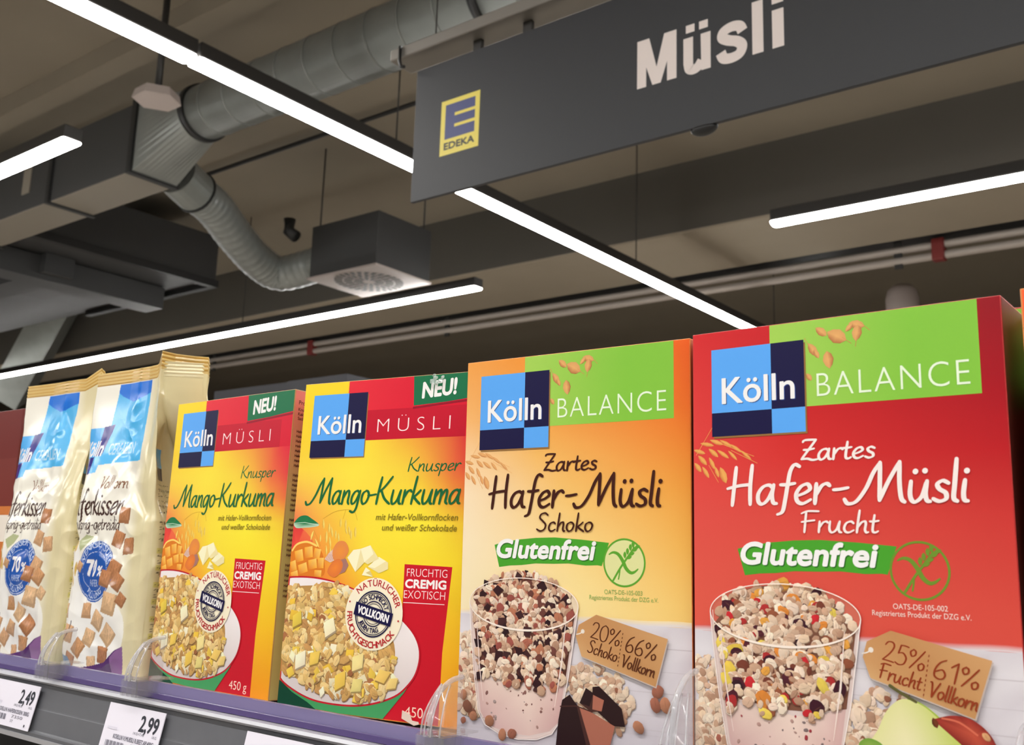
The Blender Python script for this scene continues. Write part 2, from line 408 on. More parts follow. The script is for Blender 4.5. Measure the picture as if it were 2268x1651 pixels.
def carton(name, label, loc, rz, lean, w, d, h, edge, group='cereal boxes standing on the top shelf'):
    t = empty(name, loc, (-lean, 0, rz)); tag(t, label, 'box', group)
    bm = bmesh.new(); box_bm(bm, (0, 0, 0), (w, d, h))
    bmesh.ops.bevel(bm, geom=bm.edges[:], offset=0.0004, segments=2, profile=0.5, affect='EDGES')
    bm_obj('carton', bm, edge, t)
    return t
def logo(t, ink, u, v, w=56.0, h=51.0, clip=None):
    p = Print(ink, clip)
    p.poly([(u + 1.2, v - 1.1), (u + w + .9, v - 1.1), (u + w + .9, v + h - 1.5), (u + 1.2, v + h - 1.5)], C(150, 110, 60) if not clip else C(120, 40, 30))
    c, r = 0.655, 0.268
    p.rect(u, v + r * h, u + c * w, v + h, SKY); p.rect(u + c * w, v + r * h, u + w, v + h, NAVY)
    p.rect(u, v, u + c * w, v + r * h, NAVY); p.rect(u + c * w, v, u + w, v + r * h, SKY)
    lo = p.build('logo', t)
    q = Print(ink)
    sans(q, 'Kölln', u + 6.6, v + 18.9, 14.6, WHITE, w=43.4, bold=.28, sh=(.5, -.4, C(40, 70, 140)))
    q.build('lettering', lo)

def side_text(t, w, d, h, base_fn, ink_col, lines):
    ink = Ink(); p = Print(ink, fn=lambda a, b, o: (w + o, a, b))
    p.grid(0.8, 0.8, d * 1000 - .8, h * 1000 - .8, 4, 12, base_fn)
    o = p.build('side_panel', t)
    if not lines: return
    q = Print(ink, fn=lambda a, b, o2: (w + o2, a, b))
    for (txt, b, cap) in lines: sans(q, txt, 5, b, cap, ink_col, bold=.08)
    q.build('small_print', o)

# ------------------------------------------------------------------ the two muesli boxes with a green band
BW, BH, BD = 169.2, 250.0, 66.0
OAT = [C(236, 212, 188), C(244, 226, 204), C(226, 198, 172), C(230, 202, 172), C(212, 176, 150), C(240, 216, 196), C(204, 164, 136), C(190, 148, 122)]
def sprig(p, col, dark):
    for (x, y, L, w, a) in [(4, 180, 8, 2.6, -.3), (9, 184, 9, 2.4, -.2), (15, 185, 9, 2.6, -.35), (21, 184, 9, 2.2, -.5), (27, 181, 9, 2, -.6), (33, 177, 9, 1.8, -.7), (6, 175, 8, 3, -.8), (13, 179, 8, 2.8, -.7),
                            (12, 173, 8, 2.6, -1.1), (19, 178, 9, 2.4, -.6), (25, 177, 8, 2, -.8), (3, 171, 7, 3, -.9), (8, 168, 8, 2.6, -1.0), (19, 166, 10, 4.4, -1.2), (15, 168, 7, 2.4, -1.2)]:
        grain(p, x, y, L, w, a, col, dark)
    for a in ((2, 178, 14, 196), (18, 184, 38, 176), (10, 172, 16, 162), (24, 180, 40, 172)):
        p.line([(a[0], a[1]), (a[2], a[3])], .25, col, cap=False)
def balance_box(name, label, loc, rz, lean, th):
    t = carton(name, label, loc, rz, lean, BW * 1e-3, BD * 1e-3, BH * 1e-3, th['edge'])
    ink = Ink(); cl = (.4, .4, BW - .4, BH - .4)
    p = Print(ink, cl)
    p.grid(.4, .4, BW - .4, BH - .4, 20, 30, table_color(th['bg']))
    # table top of pale boards
    n = 24; top = [(BW * i / n, 81.3 + .4 * math.sin(i * .9)) for i in range(n + 1)]
    for i in range(n):
        a, b = top[i], top[i + 1]
        p.grad([(a[0], a[1] - 2), (b[0], b[1] - 2), (b[0], b[1] + 1.2), (a[0], a[1] + 1.2)], [C(228, 222, 226)] * 2 + [th['bg_edge']] * 2); ink.n -= .006
    p.step()
    p.grid(.4, .4, BW - .4, 79.5, 14, 8, lambda u, v: mixc(C(206, 198, 206), C(230, 225, 230), min(1, v / 60) * (.7 + .3 * math.sin(u * .12 + v))))
    for v, k in ((66, 0), (53, 1), (41, 0), (28, 1), (20, 0), (17, 1), (9, 0)):
        p.line([(.8, v - 1), (40, v), (90, v + .3), (BW, v + 1)], .35 if k else .6, C(206, 198, 204), cap=False)
    # green band
    g = [(48.6, BH), (48.6, 201.9), (158.5, 201.9), (158.5, BH)]
    p.grid(48.6, 201.9, 158.2, BH, 10, 6, lambda u, v: mixc(C(170, 212, 92), C(134, 198, 66), min(1, max(0, (u - 55) / 80) + .15)))
    N0 = ink.n; sprig(p, th['grain'], th['graindark'])
    for (x, y, L, w, a) in [(87, 239, 12, 8, -.5), (78.5, 242.5, 8, 4.5, -.7), (98, 244, 9, 5, -.3), (98, 239.5, 9, 5.5, 1.4), (94, 243, 6, 3, .8), (73.5, 233, 9, 4.5, -1.0), (75.5, 230.5, 6, 3, -1.1), (82, 226.5, 10, 6, 1.7), (71, 218, 5, 3, -1)]:
        grain(p, x, y, L, w, a, C(232, 176, 110), C(176, 104, 60))
    for a in ((90, 238, 95, 234), (100, 245, 105, 240), (98, 238, 97, 232), (71, 236, 69, 240)): p.line([(a[0], a[1]), (a[2], a[3])], .3, C(214, 150, 90), cap=False)
    p.build('front_panel', t); NB = ink.n
    p = Print(ink, cl); sans(p, 'BALANCE', 75.2, 206.8, 12.9, C(236, 250, 222), w=78.0, thin=0.013, sp=1.12); p.build('range_title', t); ink.n = NB
    logo(t, ink, 12.4, 188.2)
    # titles
    ink.n = NB
    p = Print(ink, cl); k = th['ink']
    hand(p, 'Zartes', 65.5, 172.6, 39.5, 11.2, k, .125)
    hand(p, 'Hafer', 21.7, 149.4, 59, 20.6, k, .105)
    hand(p, '-', 82.6, 149.4, 8, 24, k, .085)
    hand(p, 'Müsli', 88.4, 149.6, 61, 20.2, k, .105)
    hand(p, th['word'], th['wx'], 134.2, th['ww'], 11.2, k, .11)
    p.build('product_title', t)
    # banner and crossed ear
    ink.n = N0
    p = Print(ink, cl)
    gr = C(74, 164, 46)
    b = [(27.2, 124.9), (33, 126.4), (44.9, 128.4), (60, 129.8), (74.6, 130.2), (95, 129), (114, 127.3), (109, 113.2), (106, 113.6), (97.5, 113.2), (85, 114.2), (74.1, 113.7), (60, 113.6), (49.3, 112.3), (40, 111.8), (31.4, 110.6)]
    p.poly(b, gr)
    ban = p.build('banner', t)
    p = Print(ink, cl); sans(p, 'Glutenfrei', 28.4, 117.0, 11.3, WHITE, w=74.0, bold=.58, slant=.2, sh=(.6, -.7, C(40, 104, 30))); p.build('lettering', ban)
    p = Print(ink, cl); sx, sy, sr = 124.6, 115.6, 14.0; sg = th['seal']
    if th['sealfill']: p.ellipse(sx, sy, sr, sr, th['sealfill'])
    p.line([(sx + sr * math.cos(a), sy + sr * math.sin(a)) for a in [2 * math.pi * i / 48 for i in range(48)]], 1.15, sg, closed=True)
    p.line(crom([(114.2, 120.4), (117, 121.6), (120.4, 120.6), (123.4, 117), (126, 112.2), (129, 109.8), (131.6, 110.2), (134, 112)], 5), [.8 + 1.5 * math.sin(math.pi * i / 35) for i in range(36)], sg)
    p.line(crom([(117.2, 105), (119.5, 108.6), (122, 112.4), (125.5, 117), (131.5, 124.6)], 5), 1.3, sg)
    p.line([(121.8, 112), (121.4, 108.6), (120.8, 105.8)], .9, sg)
    for (x, y) in ((126.4, 119.6), (128.2, 121.8), (130.2, 124.2), (132, 126)):
        grain(p, x - 1.3, y + .6, 4.2, 2.2, 1.6, sg, sg); grain(p, x + 1.5, y - .8, 4.2, 2.2, .35, sg, sg)
    sl = p.build('allergen_seal', t)
    p = Print(ink, cl)
    sans(p, th['code'], 111.0, 96.6, 2.6, th['small'], w=26); sans(p, 'Registriertes Produkt der DZG e.V.', 100.5, 93.0, 2.6, th['small'], w=47)
    p.build('small_print', sl)
    # picture of the glass
    ink.n = N0 + .02
    p = Print(ink, cl); dx, dy = th['gdx'], th['gdy']
    def blob_in(cx, cy, rx, ry): return lambda u, v: ((u - cx) / rx) ** 2 + ((v - cy) / ry) ** 2 < 1
    heap(p, blob_in(8, 40, 22, 27), (1, 14, 28, 66), 230, 1.8, 3.9, OAT + [C(222, 200, 176)] * 2, ((.05, [C(170, 100, 84)], False, .6),))
    heap(p, blob_in(*th['pile']), (84, 14, 146, 60), 240, 1.6, 3.7, OAT + [C(222, 200, 176)] * 2, ((.04, [C(150, 96, 74)], False, .6),))
    gx = lambda u: u + dx
    body = [(10.8, 90), (12.2, 74), (15.5, 48), (20.3, 21), (26, 13.5), (38, 9), (52, 7.6), (66, 9), (77, 13.5), (82.5, 21), (88.5, 48), (92.5, 74), (94.9, 90)]
    body = [(u + dx, v + dy) for u, v in body]
    cx, cy, rx, ry = 52.9 + dx, 90.4 + dy, 42.1, 16.3
    rim = [(cx + rx * math.cos(a), cy + ry * math.sin(a)) for a in [2 * math.pi * i / 60 for i in range(60)]]
    p.poly(body, C(228, 208, 202))
    p.poly(rim, th['rimfill'])
    # yoghurt, lighter on the lit side as printed
    yg = [(18 + dx, 46 + dy), (30 + dx, 41 + dy), (44 + dx, 42 + dy), (58 + dx, 39.5 + dy), (72 + dx, 41 + dy), (86 + dx, 48 + dy), (81.5 + dx, 21 + dy), (75 + dx, 15 + dy), (60 + dx, 10.6 + dy), (45 + dx, 10.4 + dy), (30 + dx, 13 + dy), (22 + dx, 20 + dy)]
    p.grad(yg, [C(226, 196, 186), C(234, 208, 196), C(238, 214, 200), C(240, 216, 202), C(236, 208, 198), C(216, 180, 176), C(214, 172, 168), C(218, 184, 176), C(232, 200, 190), C(232, 198, 190), C(222, 184, 180), C(214, 176, 172)])
    for i in range(30):
        flake(p, R.uniform(24, 80) + dx, R.uniform(16, 40) + dy, R.uniform(.4, 1.3), th['bits'], sharp=i % 3 == 0)
    side = lambda v: 11.6 + (90 - v) * .135 if v > 20 else 22
    def inside(u, v):
        u -= dx; v -= dy
        low = 42 + 3 * math.sin(u * .25) + 2.2 * math.sin(u * .7 + 1)
        if v < low: return False
        if v < 90: return side(v) + 2 < u < 104.6 - side(v) - 2
        return ((u - 52) / th['hrx']) ** 2 + ((v - 88) / th['hry']) ** 2 < 1
    under = [(13 + dx, 84 + dy), (20 + dx, 46 + dy), (34 + dx, 44 + dy), (52 + dx, 42 + dy), (70 + dx, 43 + dy), (86 + dx, 46 + dy), (92 + dx, 84 + dy)]
    p.poly(under + [(52 + dx + th['hrx'] * .96 * math.cos(a), 88 + dy + th['hry'] * .94 * math.sin(a)) for a in [math.pi * i / 20 for i in range(21)]], th['under'])
    heap(p, inside, (10 + dx, 38 + dy, 95 + dx, 120 + dy), 900, 1.3, 3.4, OAT, th['acc'], el=(.45, .95))
    # glass outlines and highlights
    p.line(rim, [.55 + .75 * max(0, -math.sin(2 * math.pi * i / 60)) ** 2 for i in range(60)], C(250, 236, 224), closed=True)
    p.line(body, .55, C(246, 234, 230)); p.line([(u * .965 + cx * .035, v + 1.2) for u, v in body[:9]], .35, C(240, 222, 214), cap=False)
    p.line([(86.5 + dx, 84 + dy), (83.5 + dx, 56 + dy), (79 + dx, 30 + dy)], [.3, 1.1, .3], C(244, 226, 216), cap=False)
    p.line([(17 + dx, 80 + dy), (20 + dx, 52 + dy), (24 + dx, 28 + dy)], [.3, .8, .3], C(240, 220, 214), cap=False)
    pic = p; nh = ink.n
    if not th['over']: th['extra'](p)
    # paper tag
    p = Print(ink, cl); q = th['tag']; kr = C(206, 154, 100)
    p.poly([(a + .5, b - .8) for a, b in q], C(196, 180, 172)); p.grad(q, [C(204, 150, 98), C(196, 142, 92), C(210, 160, 108), C(198, 146, 94), C(214, 168, 116), C(206, 154, 102)])
    hx, hy = th['hole']; p.ellipse(hx, hy, 1.3, 1.3, C(236, 226, 214)); p.line(crom([(hx, hy), (hx - 2, hy - 1.4), (hx - 4.5, hy - 2)], 4), .6, C(240, 232, 224))
    tg = p.build('quantity_tag', t); p = Print(ink, cl); r = math.radians(-12.5); tk = th['tagink']; a0, b0 = th['t0']
    hand(p, th['n1'], a0, b0, 19.6, 9.6, tk, .085, rot=r); hand(p, th['w1'], a0 - 2.2, b0 - 8.6, 20.5, 7.4, tk, .11, rot=r)
    hand(p, th['n2'], a0 + 24.2, b0 - 6.4, 19.6, 9.6, tk, .085, rot=r); hand(p, 'Vollkorn', a0 + 21.2, b0 - 15.2, 22, 7.4, tk, .11, rot=r)
    for i in range(9): p.line([(a0 + 22.6 - i * .42, b0 + 4 - i * 2.3), (a0 + 22.3 - i * .42, b0 + 2.9 - i * 2.3)], .45, tk, cap=False)
    p.build('lettering', tg)
    if th['over']: th['extra'](pic)
    pic.build('serving_picture', t)
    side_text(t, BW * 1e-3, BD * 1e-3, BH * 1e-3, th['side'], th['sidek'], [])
    return t

def extra_fruit(p):
    # apple slice with core, stem, date and green slice
    ap = crom([(86, 6), (92, 24), (101, 37), (106, 47), (112, 53), (118, 54), (125, 51.4), (133, 45), (141, 36), (150, 20), (154, 6)], 5)
    p.fan((116, 30), ap, C(244, 236, 190), [mixc(C(228, 226, 160), C(190, 206, 90), min(1, max(0, (a[0] - 112) / 30))) for a in ap], mm=.01)
    p.line(ap[24:], [.5 + .9 * i / len(ap[24:]) for i in range(len(ap[24:]))], C(166, 190, 70), cap=False)
    dt = crom([(128, 46), (136, 48.6), (144, 48.4), (151, 44.5), (155.5, 38), (157, 28), (150, 26), (143, 34)], 4)
    p.fan((146, 41), dt, C(196, 84, 62), [mixc(C(168, 56, 48), C(130, 40, 34), R.random()) for a in dt], mm=.01)
    p.line(crom([(132, 47), (140, 46), (148, 41)], 4), .9, C(214, 110, 84), cap=False); flake(p, 151.5, 41, 2, C(226, 170, 120))
    p.line(crom([(108.5, 59.6), (113, 57), (120.6, 53.2)], 4), [1.7 - .05 * i for i in range(9)], C(96, 92, 52))
    grain(p, 129, 44.5, 5, 3, -1.2, C(120, 60, 34), C(70, 34, 20))
    gs = crom([(92, 30), (97, 33.6), (104, 31), (103, 24), (95, 22)], 4, True); p.fan((98, 28), gs, C(160, 190, 90), [C(116, 160, 60)] * len(gs), mm=.01)
    for (x, y, c) in ((26, 16, C(224, 150, 60)), (21, 11, C(214, 120, 60)), (14, 7, C(240, 200, 150)), (32, 9, C(226, 170, 90))): flake(p, x, y, 4.5, c)
def extra_choc(p):
    dk, mid, br = C(44, 24, 26), C(74, 44, 40), C(176, 108, 88)
    p.poly([(104, 41.5), (108.5, 42.4), (124, 31), (126.3, 21), (118, 20.6), (104, 30)], dk)
    p.poly([(95, 31.5), (99.4, 40.6), (104.5, 37), (112, 34), (110, 28), (103, 27)], mid); p.poly([(104.5, 37), (112, 34.6), (110.4, 28), (104, 28.6)], br)
    p.poly([(95, 31.5), (99.4, 40.6), (104.6, 38), (102, 30)], dk)
    p.poly([(78, 1), (80, 20), (82.6, 32), (88, 35.6), (91.5, 31.6), (93.5, 30), (100, 16), (106, 1)], dk)
    p.poly([(93, 29.4), (104.5, 26.4), (119.5, 20.5), (116.5, 10), (112, 1), (103, 1)], br); p.poly([(93, 29.4), (95, 28.8), (105.5, 1), (102, 1)], mid)
    p.line([(81, 28), (93, 29.4), (104, 27)], .7, mid, cap=False)
    for (x, y, r) in ((6, 28, 3), (13.5, 17, 3.2), (9.5, 21, 4), (14.5, 15.4, 3), (6.5, 12, 2.2), (27.5, 14, 3.6), (38, 6.6, 3.4), (45.5, 8, 3.2), (113, 4.6, 3.8), (135, 22, 3.6), (147.5, 43, 3.8), (146, 35.5, 3.8), (152.5, 36, 4), (150, 10, 4)):
        flake(p, x, y, r, [C(160, 100, 80), C(176, 120, 92), C(130, 84, 66)], .92, .06, 12, li=.30)

red0 = C(206, 44, 44)
FRUCHT = dict(edge=mat('carton_red', C(190, 52, 50), .4),
    bg=[(0, [(0, C(224, 92, 74)), (BW, C(216, 82, 68))]), (95, [(0, C(226, 92, 76)), (BW, C(218, 78, 66))]), (140, [(0, C(226, 82, 74)), (90, C(218, 72, 64)), (BW, C(208, 58, 54))]),
        (175, [(0, C(226, 70, 66)), (60, C(214, 50, 48)), (BW, C(188, 26, 34))]), (205, [(0, C(222, 62, 60)), (60, C(204, 36, 40)), (BW, C(168, 10, 28))]), (250, [(0, C(214, 44, 48)), (50, C(202, 34, 42)), (BW, C(146, 4, 24))])],
    bg_edge=C(220, 74, 60), grain=C(240, 178, 96), graindark=C(206, 118, 60), ink=C(248, 236, 232), word='Frucht', wx=64.8, ww=41,
    seal=C(112, 148, 48), sealfill=None, small=C(250, 226, 216), code='OATS-DE-105-002', gdx=0, gdy=0, pile=(106, 36, 24, 22),
    rimfill=C(214, 110, 92), bits=[C(190, 150, 140), C(170, 60, 70), C(130, 110, 110)], hrx=37, hry=19, under=C(128, 84, 66),
    acc=((.042, [C(66, 26, 40), C(84, 34, 46), C(50, 24, 34)], False, 1.5), (.02, [C(204, 44, 52), C(180, 50, 50)], False, 1.15), (.024, [C(236, 168, 74), C(226, 140, 60)], False, 1.5), (.018, [C(236, 208, 92), C(228, 196, 80)], False, 1.6), (.05, [C(150, 86, 60), C(120, 62, 48)], False, 1.1)),
    over=True, extra=extra_fruit, tag=[(97.7, 80), (109.8, 86), (156, 75.2), (147, 48.2), (98.8, 62.4), (95.4, 72.3)], hole=(99.6, 76), tagink=C(150, 60, 30), t0=(105.2, 71.8), n1='25%', w1='Frucht', n2='61%',
    side=lambda a, b: mixc(C(64, 26, 24), C(120, 50, 40), max(0, (b - 200) / 50)), sidek=C(240, 220, 210))  # brown side print, darkened below its top with the shade between the boxes
SCHOKO = dict(edge=mat('carton_orange', C(226, 140, 70), .4),
    bg=[(0, [(0, C(244, 226, 184)), (BW, C(248, 216, 140))]), (90, [(0, C(246, 230, 190)), (90, C(250, 228, 160)), (BW, C(248, 204, 112))]), (125, [(0, C(250, 232, 196)), (90, C(250, 216, 140)), (BW, C(244, 184, 84))]),
        (160, [(0, C(250, 226, 190)), (80, C(246, 196, 110)), (BW, C(240, 160, 62))]), (185, [(0, C(248, 210, 160)), (60, C(244, 186, 98)), (BW, C(238, 136, 48))]), (210, [(0, C(244, 182, 110)), (60, C(240, 160, 70)), (BW, C(236, 112, 36))]), (250, [(0, C(240, 162, 76)), (50, C(240, 150, 56)), (BW, C(236, 96, 30))])],
    bg_edge=C(248, 226, 176), grain=C(236, 178, 112), graindark=C(204, 124, 70), ink=C(66, 26, 16), word='Schoko', wx=60.8, ww=41.5,
    seal=C(94, 166, 50), sealfill=C(226, 226, 160), small=C(140, 176, 90), code='OATS-DE-105-003', gdx=-1.8, gdy=-2.6, pile=(104, 34, 26, 22),
    rimfill=C(238, 216, 186), bits=[C(170, 150, 146), C(140, 96, 90), C(180, 140, 130)], hrx=38.5, hry=22.5, under=C(104, 62, 52),
    acc=((.07, [C(56, 28, 32), C(70, 40, 42), C(46, 24, 30)], True, 1.5), (.13, [C(176, 104, 84), C(160, 84, 74), C(190, 122, 92)], False, 1.15), (.05, [C(112, 66, 58)], False, 1.1)),
    over=False, extra=extra_choc, tag=[(94, 77.4), (106.3, 84), (154.3, 72.8), (146.3, 45.4), (96.1, 58.8), (91.8, 70.6)], hole=(96.8, 73.6), tagink=C(92, 46, 24), t0=(102.4, 70.4), n1='20%', w1='Schoko', n2='66%',
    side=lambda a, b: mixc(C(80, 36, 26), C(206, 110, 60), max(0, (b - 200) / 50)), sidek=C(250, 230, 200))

bp = {'frucht': (-0.2691, -0.0004, -0.0197, -0.0055), 'schoko': (-0.4431, 0.0011, 0.0382, -0.0133), 'mango2': (-0.6251, 0.0026, 0.1338, 0.0291), 'mango1': (-0.8237, 0.0201, -0.0246, 0.0185)}
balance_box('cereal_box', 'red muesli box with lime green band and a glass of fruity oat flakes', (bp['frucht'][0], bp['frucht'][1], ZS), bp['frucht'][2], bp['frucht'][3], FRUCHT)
balance_box('cereal_box', 'orange and cream muesli box with lime green band and chocolate pieces beside a glass', (bp['schoko'][0], bp['schoko'][1], ZS), bp['schoko'][2], bp['schoko'][3], SCHOKO)

# ------------------------------------------------------------------ the two yellow boxes with a red band (one built, one copied)
MW, MH, MD = 172.0, 252.3, 62.0
CRUNCH = [C(236, 204, 138), C(226, 188, 116), C(242, 216, 156), C(214, 168, 100), C(232, 198, 132), C(202, 152, 92)]
def mango_box(name, label, loc, rz, lean):
    t = carton(name, label, loc, rz, lean, MW * 1e-3, MD * 1e-3, MH * 1e-3, mat('carton_yellow', C(196, 150, 90), .42))
    ink = Ink(); cl = (.4, .4, MW - .4, MH - .4); Y = C(252, 226, 40)
    p = Print(ink, cl)
    bg = [(0, [(0, C(236, 120, 40)), (140, C(246, 150, 30)), (MW, C(250, 160, 30))]), (45, [(0, C(236, 110, 44)), (140, C(250, 190, 40)), (MW, C(248, 186, 34))]), (88, [(0, C(238, 84, 50)), (50, C(244, 140, 50)), (95, C(252, 214, 50)), (MW, C(246, 210, 40))]),
          (115, [(0, C(238, 92, 60)), (35, C(246, 160, 60)), (75, C(252, 226, 60)), (MW, C(252, 228, 48))]), (140, [(0, C(238, 110, 80)), (25, C(246, 176, 70)), (70, C(252, 226, 64)), (125, C(254, 238, 60)), (MW, C(244, 200, 56))]),
          (160, [(0, C(246, 176, 80)), (50, C(252, 222, 70)), (120, C(250, 222, 60)), (150, C(242, 160, 60)), (MW, C(234, 110, 60))]), (180, [(0, C(250, 214, 70)), (60, C(252, 230, 70)), (110, C(246, 210, 64)), (150, C(236, 110, 64)), (MW, C(226, 60, 64))]),
          (203, [(0, C(248, 210, 50)), (70, C(250, 220, 60)), (120, C(240, 160, 60)), (160, C(226, 50, 60)), (MW, C(222, 36, 60))]), (252, [(0, C(252, 220, 40)), (45, C(252, 216, 40)), (60, C(230, 40, 60)), (MW, C(220, 20, 52))])]
    p.grid(.4, .4, MW - .4, MH - .4, 24, 36, table_color(bg))
    p.grid(45.5, 204, MW, MH, 12, 6, lambda u, v: mixc(C(232, 44, 60), C(216, 18, 50), min(1, (u - 45) / 90)))
    p.rect(65.5, 203.8, 157.5, 227.5, C(198, 16, 46))
    p.poly([(111, 110.3), (152.9, 109.3), (148.5, 50), (148.5, .8), (101, .8), (104, 30), (112, 56)], C(206, 22, 42))
    p.build('front_panel', t); N0 = ink.n
    logo(t, ink, 10.4, 191.4, 54.6, 50.8); ink.n = N0
    p = Print(ink, cl); sans(p, 'MÜSLI', 76.4, 209.6, 10.6, C(252, 232, 232), w=67.5, thin=0.020, sp=1.55); p.build('range_title', t); ink.n = N0
    p = Print(ink, cl); gn = C(22, 112, 72)
    p.poly([(109, 228.2), (MW, 232.6), (MW, 230.8), (109, 226.4)], C(150, 10, 40))
    p.poly([(108.2, MH), (109.6, 229), (140, 230.6), (MW, 233.6), (MW, MH)], gn)
    fl = p.build('corner_flash', t)
    p = Print(ink, cl); sans(p, 'NEU!', 117.2, 234.6, 11.6, WHITE, w=30, bold=.62, slant=.1, rot=.06); p.build('lettering', fl)
    ink.n = N0
    p = Print(ink, cl); gk = C(24, 104, 58)
    hand(p, 'Knusper', 108.6, 178.8, 46.8, 10.4, gk, .105, slant=.06)
    hand(p, 'Mango', 10.8, 154.6, 62.5, 20, gk, .098, slant=.08); hand(p, '-', 72.4, 154.6, 8, 22, gk, .08); hand(p, 'Kurkuma', 80.8, 154.6, 75.4, 20, gk, .098, slant=.08)
    sb = p.build('product_title', t)
    p = Print(ink, cl); ok = C(140, 124, 30)
    sans(p, 'mit Hafer-Vollkornflocken', 81.6, 142.4, 4.6, ok, w=73.5, slant=.18, bold=.05); sans(p, 'und weißer Schokolade', 88, 134.6, 4.6, ok, w=66.8, slant=.18, bold=.05)
    p.build('lettering', sb)
    ink.n = N0
    # the picture: mango, leaf, oat ears, turmeric, white chocolate, bowl of clusters
    p = Print(ink, cl)
    mr = crom([(0, 138), (8, 136), (16, 131), (22, 124), (20, 112), (10, 106), (0, 106)], 4); p.fan((6, 122), mr, C(242, 84, 66), [C(240, 110, 70) if a[0] > 12 else C(226, 60, 60) for a in mr], mm=.01)
    for (x, y, L, w, a) in [(31, 139, 8, 2.4, -1.4), (37, 136, 8, 2.2, -1.5), (40, 133, 9, 2.2, -1.3), (35, 129, 10, 2.6, -1.5), (39, 125, 9, 2.2, -1.35), (44, 131, 7, 2, -1.5), (48, 140, 8, 2.2, -1.5), (53, 139, 8, 2.2, -1.5), (57, 134, 8, 2.2, -1.3), (59, 131, 8, 2.2, -1.5), (63, 133, 9, 2.2, -1.5), (54, 134, 6, 2, -1.2),
                            (20.5, 130, 8, 2.4, 1.3), (29, 128, 6, 1.8, -1.5), (26, 124, 9, 2, -1.0), (36, 119, 8, 2, -1.4), (40, 118, 8, 2, -1.5), (47, 129, 7, 2, -1.4)]:
        grain(p, x, y, L, w, a, C(252, 226, 120), C(206, 140, 40))
    for pts in ([(30, 143), (40, 148), (50, 150), (60, 149), (64, 142)], [(52, 150), (50, 143)], [(22, 134), (26, 128), (30, 122)]): p.line(crom(pts, 4), .3, C(214, 160, 50), cap=False)
    lf = [(.8, 140), (5.9, 144.6), (12.6, 145.6), (18, 143.4), (26.9, 138.2), (19, 136.4), (12.4, 136), (4, 135.6), (.8, 138)]
    lf = crom(lf, 3, True); lf = [(max(.8, q[0]), q[1]) for q in lf]; p.fan((12, 139), lf, C(40, 130, 80), [C(30, 120, 74) if a[1] > 139 else C(190, 222, 196) for a in lf], mm=.01); p.line([(.8, 139.4), (12, 140), (26, 138.3)], .4, C(210, 236, 214), cap=False)
    mg, md, ml = C(250, 180, 60), C(226, 126, 38), C(254, 212, 110)
    p.poly(crom([(0, 98), (-1, 112), (3, 121), (12, 124.4), (20, 124.6), (28, 121), (33.5, 114), (35.4, 100), (18, 96)], 4), md)
    p.line(crom([(1.5, 118), (6, 123), (16, 125), (26, 122)], 4), 1.6, ml)
    for (x, y, w, h, a) in [(9, 114, 8, 9, .25), (18.5, 117, 8, 8.6, .15), (27, 116, 6.5, 8, -.15), (4, 106, 6, 8, .3), (14, 104.5, 8.6, 7.4, .3), (23.5, 108, 8.2, 7.4, .2), (31.5, 109, 6, 8, .05), (6, 99.5, 7, 5, .3), (29.5, 101, 7, 5, 0)]:
        c, d = math.cos(a), math.sin(a); q = [(x + i * w / 2 * c - j * h / 2 * d, y + i * w / 2 * d + j * h / 2 * c) for i, j in ((-1, -1), (1, -1), (1, 1), (-1, 1))]
        p.grad(q, [md, mg, ml, mg])
    p.poly([(35, 112), (38.6, 116.5), (43, 120), (46, 112), (41, 109.6)], C(232, 196, 180))
    for i in range(5): p.line([(36 + i * 1.6, 111), (38.4 + i * 1.5, 116)], .35, C(190, 140, 130), cap=False)
    tm = crom([(44, 112), (42.5, 119), (47, 125.5), (54, 125.6), (58, 119.6), (55, 113.6), (49, 110.6)], 4, True); p.fan((50, 118), tm, C(240, 150, 60), [C(230, 140, 76)] * len(tm), mm=.01)
    p.poly([(50.5, 112), (56, 113), (59, 108), (56, 103), (50, 101)], C(170, 120, 110))
    tm = crom([(38.8, 102.4), (43, 110), (49.5, 112.6), (53.4, 109), (52, 103), (46, 98.6)], 4, True); p.fan((46, 105.6), tm, C(242, 138, 50), [C(228, 122, 60)] * len(tm), mm=.01)
    w0, w1, w2 = C(252, 246, 206), C(242, 228, 170), C(224, 204, 136)
    p.poly([(77.5, 107.5), (87.2, 115), (96.1, 111), (96.5, 106.2), (88.3, 103)], w1); p.poly([(77.5, 107.5), (87.2, 115), (94, 112), (84, 106.6)], w0)
    p.poly([(57.4, 113.8), (62.6, 119.6), (69.5, 120.6), (74, 110.6), (66.1, 103.3)], w1); p.poly([(57.4, 113.8), (62.6, 119.6), (69.5, 120.6), (68, 112), (66.1, 103.3)], w0)
    p.poly([(69.5, 120.6), (78.5, 123.4), (87.4, 113.6), (77.3, 109.2), (74, 110.6)], w1); p.poly([(69.5, 120.6), (78.5, 123.4), (82, 117), (74, 110.6)], w0)
    p.poly([(72.5, 101.1), (75.7, 107), (80, 104.6), (83.1, 100.2)], w0); p.poly([(76, 103), (80, 104.6), (83.1, 100.2)], w2)
    rimp = [(-20, 92), (-3, 97.2), (14, 98.6), (31, 98), (48, 95.6), (64, 91.6), (82, 85.6), (100, 77.6), (115, 69), (126, 58.6), (130.4, 47), (128, 34), (121, 24.4), (110.5, 16.4), (92, 9.8), (72.7, 6.6), (50, 6.2), (31.8, 8), (14, 13.4), (0, 20.6), (-18, 34)]
    def edge(P):                                   # cut the outline at the carton's left edge
        return [(max(a[0], 1.0), a[1]) for a in P if a[0] > -9]
    ring = edge(crom(rimp, 5, True))
